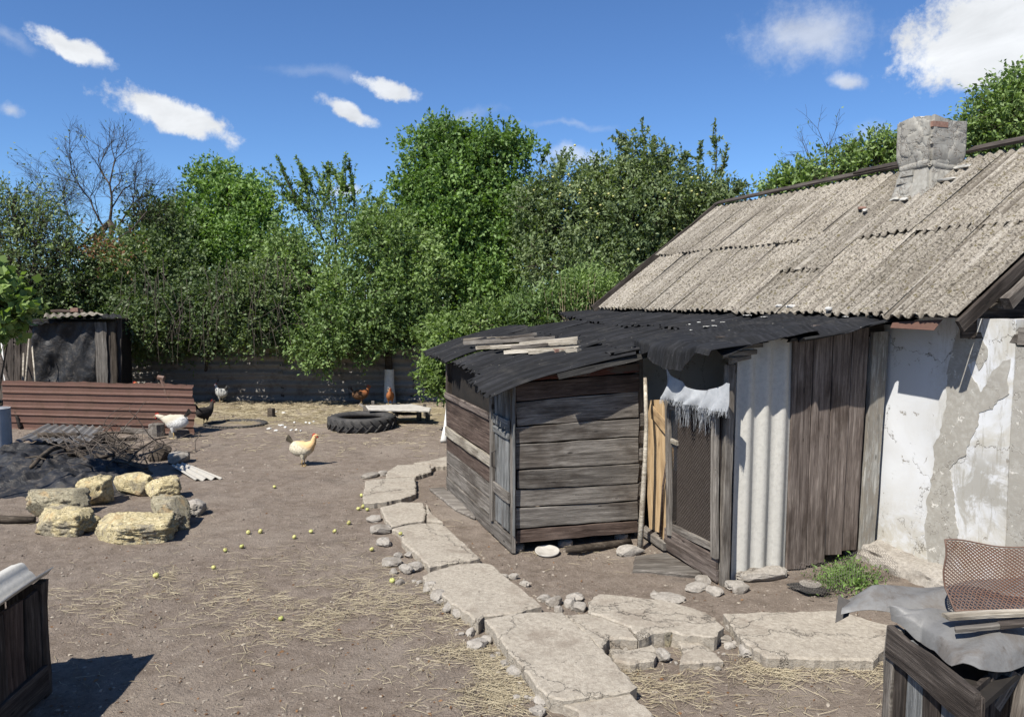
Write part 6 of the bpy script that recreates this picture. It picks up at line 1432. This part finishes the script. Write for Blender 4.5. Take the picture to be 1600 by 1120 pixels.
tree('undergrowth', 'leafy undergrowth far left behind the grey boards', G(-60, 19.4), [(-60, 540, 80, 90), (-140, 500, 90, 120)], 19.4, 'leaf_dark', .1, 1200, per=8, L=.35, trunk_r=.05, seed=24, cat='bush', depth=.5)
# vine at the left edge, near
tree('vine', 'sunlit bright green vine leaves at the left picture edge', G(-30, 10.5), [(2, 475, 26, 24), (-14, 500, 28, 22, .1), (-36, 455, 36, 26)], 10.5, 'leaf_yellow', .12, 330, per=6, L=.3, trunk_r=.022, seed=25, wr=.9, cat='vine', twigs=8, jit=1.0, clump=False)
# trees behind the roof
tree('cherry_tree', 'dark glossy tree behind the roof to the right of the chimney', G(1575, 17), [(1560, 200, 70, 62), (1620, 160, 70, 60), (1530, 215, 40, 34), (1640, 230, 80, 60), (1590, 150, 45, 28)], 17, 'leaf_mid', .10, 2600, per=9, L=.38, trunk_r=.16, seed=26, gap=.1, wr=.5)
tree('cherry_tree', 'lower green tree behind the roof ridge left of the chimney', G(1360, 18.5), [(1365, 250, 48, 34), (1310, 270, 44, 30), (1260, 285, 36, 24), (1400, 240, 30, 24), (1220, 300, 30, 16)], 18.5, 'leaf_mid', .10, 1300, per=9, L=.36, trunk_r=.1, seed=27, gap=.2, wr=.5)

# bare branching tree
def bare(name, label, base, Y, roots, seed, depth=6, mat='bark', r0=.06, leafn=0, leafmat='leaf_dark'):
    rg = random.Random(seed); t = thing(name, label, 'tree', base); mb = MB(); tips = []
    mb.tube([Vector(base), Vector(base).lerp(Vector(roots[0][0]), .6)+Vector((.1, 0, 0)), Vector(roots[0][0])], [r0*2, r0*1.6, r0*1.2], 8); mb.build('trunk', mat, t, smooth=True); mb = MB()
    def grow(p, d, L, r, lev):
        n = 3 if lev > 2 else 2; q = p; pts = [p]; rs = [r]
        for i in range(n):
            d = (d+Vector((rg.gauss(0, .13), rg.gauss(0, .13), rg.gauss(0, .09)+.03))).normalized(); q = q+d*L/n; pts.append(q); rs.append(r*(1-.35*(i+1)/n))
            if lev > 0 and i < n-1:
                for _ in range(1 if lev > 1 else 2):
                    s = d.cross(Vector((rg.gauss(0, 1), rg.gauss(0, 1), rg.gauss(0, 1)))).normalized(); grow(q, (d*.75+s*rg.uniform(.45, .9)).normalized(), L*rg.uniform(.55, .8), r*.55, lev-1)
        mb.tube(pts, rs, 6 if r > .02 else 3, cap=False)
        if lev > 0:
            for _ in range(2):
                s = d.cross(Vector((rg.gauss(0, 1), rg.gauss(0, 1), rg.gauss(0, 1)))).normalized(); grow(q, (d+s*rg.uniform(.25, .65)).normalized(), L*rg.uniform(.6, .85), r*.62, lev-1)
        else: tips.append((tuple(q), tuple(d)))
    for (p, d, L, r) in roots: grow(Vector(p), Vector(d).normalized(), L, r, depth)
    for k_, (p, d, L, r) in enumerate(roots): mb.tube([Vector(roots[0][0]), Vector(p)], [r0, r], 6, cap=False)
    mb.build('branches', mat, t, smooth=True)
    if leafn:
        rn = np.random.RandomState(seed); ii_ = rn.choice(len(tips), min(leafn, len(tips)*3)); P = np.array([tips[i][0] for i in ii_])+rn.normal(size=(len(ii_), 3))*.06; Dd = unit(np.array([tips[i][1] for i in ii_])+rn.normal(size=(len(ii_), 3))*.8)
        keep = fbm(P, 1.1, 2, 4) > .05
        quads_mesh('leaves', leaf_faces(rn, P[keep], Dd[keep], .09*rn.uniform(.7, 1.2, keep.sum())), rn.rand(keep.sum()), leafmat, t, M=Matrix.Translation(Vector(base)))
    return t
Yb = 21.9
bare('bare_tree', 'half dead tree with a fan of bare twigs above the dark thicket', G(175, Yb), Yb,
     [(at(172, 345, Yb), (.05, 0, 1), 1.05, .04), (at(150, 375, Yb), (-.9, .1, .6), 1.0, .03), (at(165, 360, Yb), (-.55, -.1, .8), 1.0, .03), (at(180, 360, Yb), (.7, .1, .7), .9, .028), (at(140, 400, Yb), (-1, .1, .35), 1.0, .026), (at(120, 390, Yb), (-1, .1, .75), 1.0, .024), (at(190, 370, Yb), (1, .1, .5), .8, .022)], 3, 5, 'bark', .05, 1500)
bare('bare_tree', 'small leafless twigs at the far left above the thin tree', G(60, 20.9), 20.9, [(at(65, 420, 20.9), (-.25, 0, 1), .9, .03), (at(80, 420, 20.9), (-.7, 0, .8), .8, .025)], 6, 4, 'bark', .05, 200, 'leaf_olive')
bare('bare_tree', 'thin dead shoots standing above the tree left of the chimney', G(1290, 18.3), 18.3, [(at(1290, 270, 18.3), (.02, 0, 1), .62, .016), (at(1275, 280, 18.3), (-.25, 0, 1), .55, .014), (at(1300, 275, 18.3), (.25, 0, 1), .5, .012)], 8, 3, 'bark', .03, 60, 'leaf_mid')

# ---------------------------------------------------------------- straw, pebbles, grass
def blades(name, P, L, wdt, mat, rg, zj=.012, rise=.03, kind='stuff', label=None):
    n = len(P); a = rg.rand(n)*2*np.pi; a = np.where(rg.rand(n) < .3, rg.normal(0, .5, n), a); d = np.stack([np.cos(a), np.sin(a), rg.normal(0, rise, n)], 1); Ls = L*rg.uniform(.4, 1.3, n)
    S = np.stack([-np.sin(a), np.cos(a), np.zeros(n)], 1)*wdt; z = gh(P[:, 0], P[:, 1])+rg.rand(n)*zj+.002
    A = np.stack([P[:, 0], P[:, 1], z], 1); B = A+d*Ls[:, None]; B[:, 2] = np.maximum(B[:, 2], gh(B[:, 0], B[:, 1])+.002); up = np.array([0, 0, wdt*.8])
    mid = (A+B)/2+S*(rg.normal(0, 7, n))[:, None]; mid[:, 2] += .004
    V1 = np.stack([A-S, A+S+up, mid+S+up, mid-S], 1); V2 = np.stack([mid-S, mid+S+up, B+S*.5+up, B-S*.5], 1)
    tn = rg.rand(n); o = quads_mesh(name, np.concatenate([V1, V2]), np.concatenate([tn, tn]), mat, None, kind)
    if label: o['label'] = label
    return o
rg = np.random.RandomState(77)
def patch_px(lst):
    out = []
    for (u, v, su, sv, n) in lst:
        n = int(n*0.95); uu = rg.normal(u, su*1.2, n); vv = np.clip(rg.normal(v, sv, n), 600, 1500)
        q = np.array([tuple(gp(a, b))[:2] for a, b in zip(uu, vv)]); q = np.concatenate([q, np.zeros((n, 1))], 1)
        k = fbm(q*np.array([1, 1.0, 1]), 3.2, 3, 3) > rg.uniform(-.6, .5, len(q)); out.append(q[k])
    return np.vstack(out)
P = patch_px([(250, 915, 55, 14, 900), (360, 915, 70, 22, 1100), (150, 945, 60, 14, 500), (480, 925, 70, 22, 900), (540, 950, 60, 18, 800), (640, 965, 60, 20, 900), (450, 985, 80, 16, 500), (745, 1035, 34, 22, 900), (770, 1085, 40, 22, 1300), (720, 1000, 40, 22, 700), (1040, 1060, 60, 24, 700), (1120, 1045, 90, 14, 900), (1250, 1050, 90, 10, 700), (1300, 1080, 90, 30, 500), (1150, 1090, 120, 20, 400),
              (560, 890, 60, 20, 300), (640, 1080, 80, 30, 200), (300, 1060, 200, 50, 150), (420, 870, 120, 30, 250), (900, 860, 70, 12, 150), (380, 1035, 14, 3, 60), (700, 850, 120, 40, 160)])
blades('straw', P, .13, .0015, 'straw', rg, .02, .08, label='dry straw strewn over the yard')
P2 = patch_px([(420, 638, 90, 10, 9000), (540, 638, 60, 8, 4000), (480, 680, 140, 16, 900), (380, 632, 40, 5, 900), (600, 655, 120, 25, 700), (250, 700, 40, 20, 100)])
blades('straw', P2, .16, .005, 'straw', rg, label='trampled straw in the far yard')
def pebbles(n, u0, u1, v0, v1, s0, s1, seed, clump=-.3):
    rg = np.random.RandomState(seed); u = rg.uniform(u0, u1, n); v = v0+(v1-v0)*rg.rand(n)
    q = np.array([tuple(gp(a, b))[:2] for a, b in zip(u, v)]); k = fbm(np.concatenate([q, np.zeros((n, 1))], 1), 1.1, 3, 9) > clump; q = q[k]; n = len(q)
    s = s0*(s1/s0)**(rg.rand(n)**2.6); base = ICO[1][0]; Fc = np.array(ICO[1][1]); nv = len(base)
    V = base[None]*(1+.35*rg.normal(size=(n, nv, 1))*.6)*s[:, None, None]*np.stack([rg.uniform(.7, 1.4, n), rg.uniform(.7, 1.4, n), rg.uniform(.4, .8, n)], 1)[:, None, :]
    V[..., 0] += q[:, 0:1]; V[..., 1] += q[:, 1:2]; V[..., 2] += (gh(q[:, 0], q[:, 1])+s*.15)[:, None]
    tri = V[:, Fc].reshape(-1, 3, 3); return tri, np.repeat(rg.rand(n)**1.6, len(Fc))
a = pebbles(10000, -50, 1650, 690, 1180, .0035, .018, 3, -.9); b = pebbles(900, -50, 1100, 640, 760, .008, .026, 4); c = pebbles(500, 650, 1300, 840, 1020, .006, .022, 6, -2)
o = quads_mesh('pebbles', np.concatenate([a[0], b[0], c[0]]), np.concatenate([a[1], b[1], c[1]]), 'pebble', None, 'stuff', quad=3); o['label'] = 'small stones and chips scattered over the yard'
# leaf litter
n = 700; uu = rg.uniform(0, 1400, n); vv = 700+450*rg.rand(n); q = np.array([tuple(gp(a_, b_)) for a_, b_ in zip(uu, vv)]); q[:, 2] = gh(q[:, 0], q[:, 1])+.006
d = unit(np.stack([rg.normal(size=n), rg.normal(size=n), rg.normal(size=n)*.2], 1)); o = quads_mesh('leaf_litter', leaf_faces(rg, q, d, .035*rg.uniform(.5, 1.3, n), .5, 1.5), rg.rand(n), 'leaf_brown', None, 'stuff'); o['label'] = 'dry fallen leaves and crumbs'
# weeds under the plank wall
n = 1700; uu = rg.normal(1322, 24, n); vv = rg.normal(907, 11, n); q = np.array([tuple(gp(a_, b_)) for a_, b_ in zip(uu, vv)]); h_ = rg.uniform(.02, .12, n)*np.exp(-((uu-1322)/34)**2); q[:, 2] = h_
d = unit(np.stack([rg.normal(size=n), rg.normal(size=n), rg.uniform(.2, 1.5, n)], 1)); o = quads_mesh('weeds', leaf_faces(rg, q, d, .045*rg.uniform(.5, 1.3, n), .4, .5), rg.rand(n), 'grass', None, 'stuff'); o['label'] = 'small bright green weed clump at the foot of the plank wall'
# wire netting bent over the weeds
wn = thing('wire_netting', 'crumpled chicken wire before the green weeds at the plinth', 'netting', gp(1340, 905)); mb = MB()
def wf(a_, b_): p = gp(1232+175*a_, 925-8*a_+10*math.sin(a_*5), 0); return p+Vector((.02*math.sin(b_*7), 0.12*b_, .30*b_+.03*math.sin(a_*11)+.02))
nx_, nz_ = 44, 12
for i in range(nx_):
    for j in range(nz_):
        a_ = (i+(j % 2)*.5)/nx_; b_ = j/nz_
        if (a_-.55)**2*3+(b_*.9)**2 > .95 or a_ > 1: continue
        p = wf(a_, b_)
        for (da, db) in ((.5/nx_, .8/nz_), (-.5/nx_, .8/nz_)): mb.tube([p, wf(a_+da, b_+db)], .0016, 3, cap=False)
o = mb.build('wires', 'wire', wn); o['kind'] = 'stuff'
# weeds at the foot of the far fence and sack of grass blades
n = 1500; uu = rg.uniform(190, 700, n); vv = rg.normal(619, 3, n); q = np.array([tuple(gp(a_, b_)) for a_, b_ in zip(uu, vv)]); q[:, 2] = rg.rand(n)*.15
keep = fbm(q, .8, 2, 3) > .1; q = q[keep]; n = len(q); d = unit(np.stack([rg.normal(size=n), rg.normal(size=n), rg.uniform(.2, 1.5, n)], 1)); o = quads_mesh('weeds', leaf_faces(rg, q, d, .08*rg.uniform(.5, 1.3, n), .4, .5), rg.rand(n), 'leaf_dark', None, 'stuff'); o['label'] = 'weeds along the foot of the far fence'
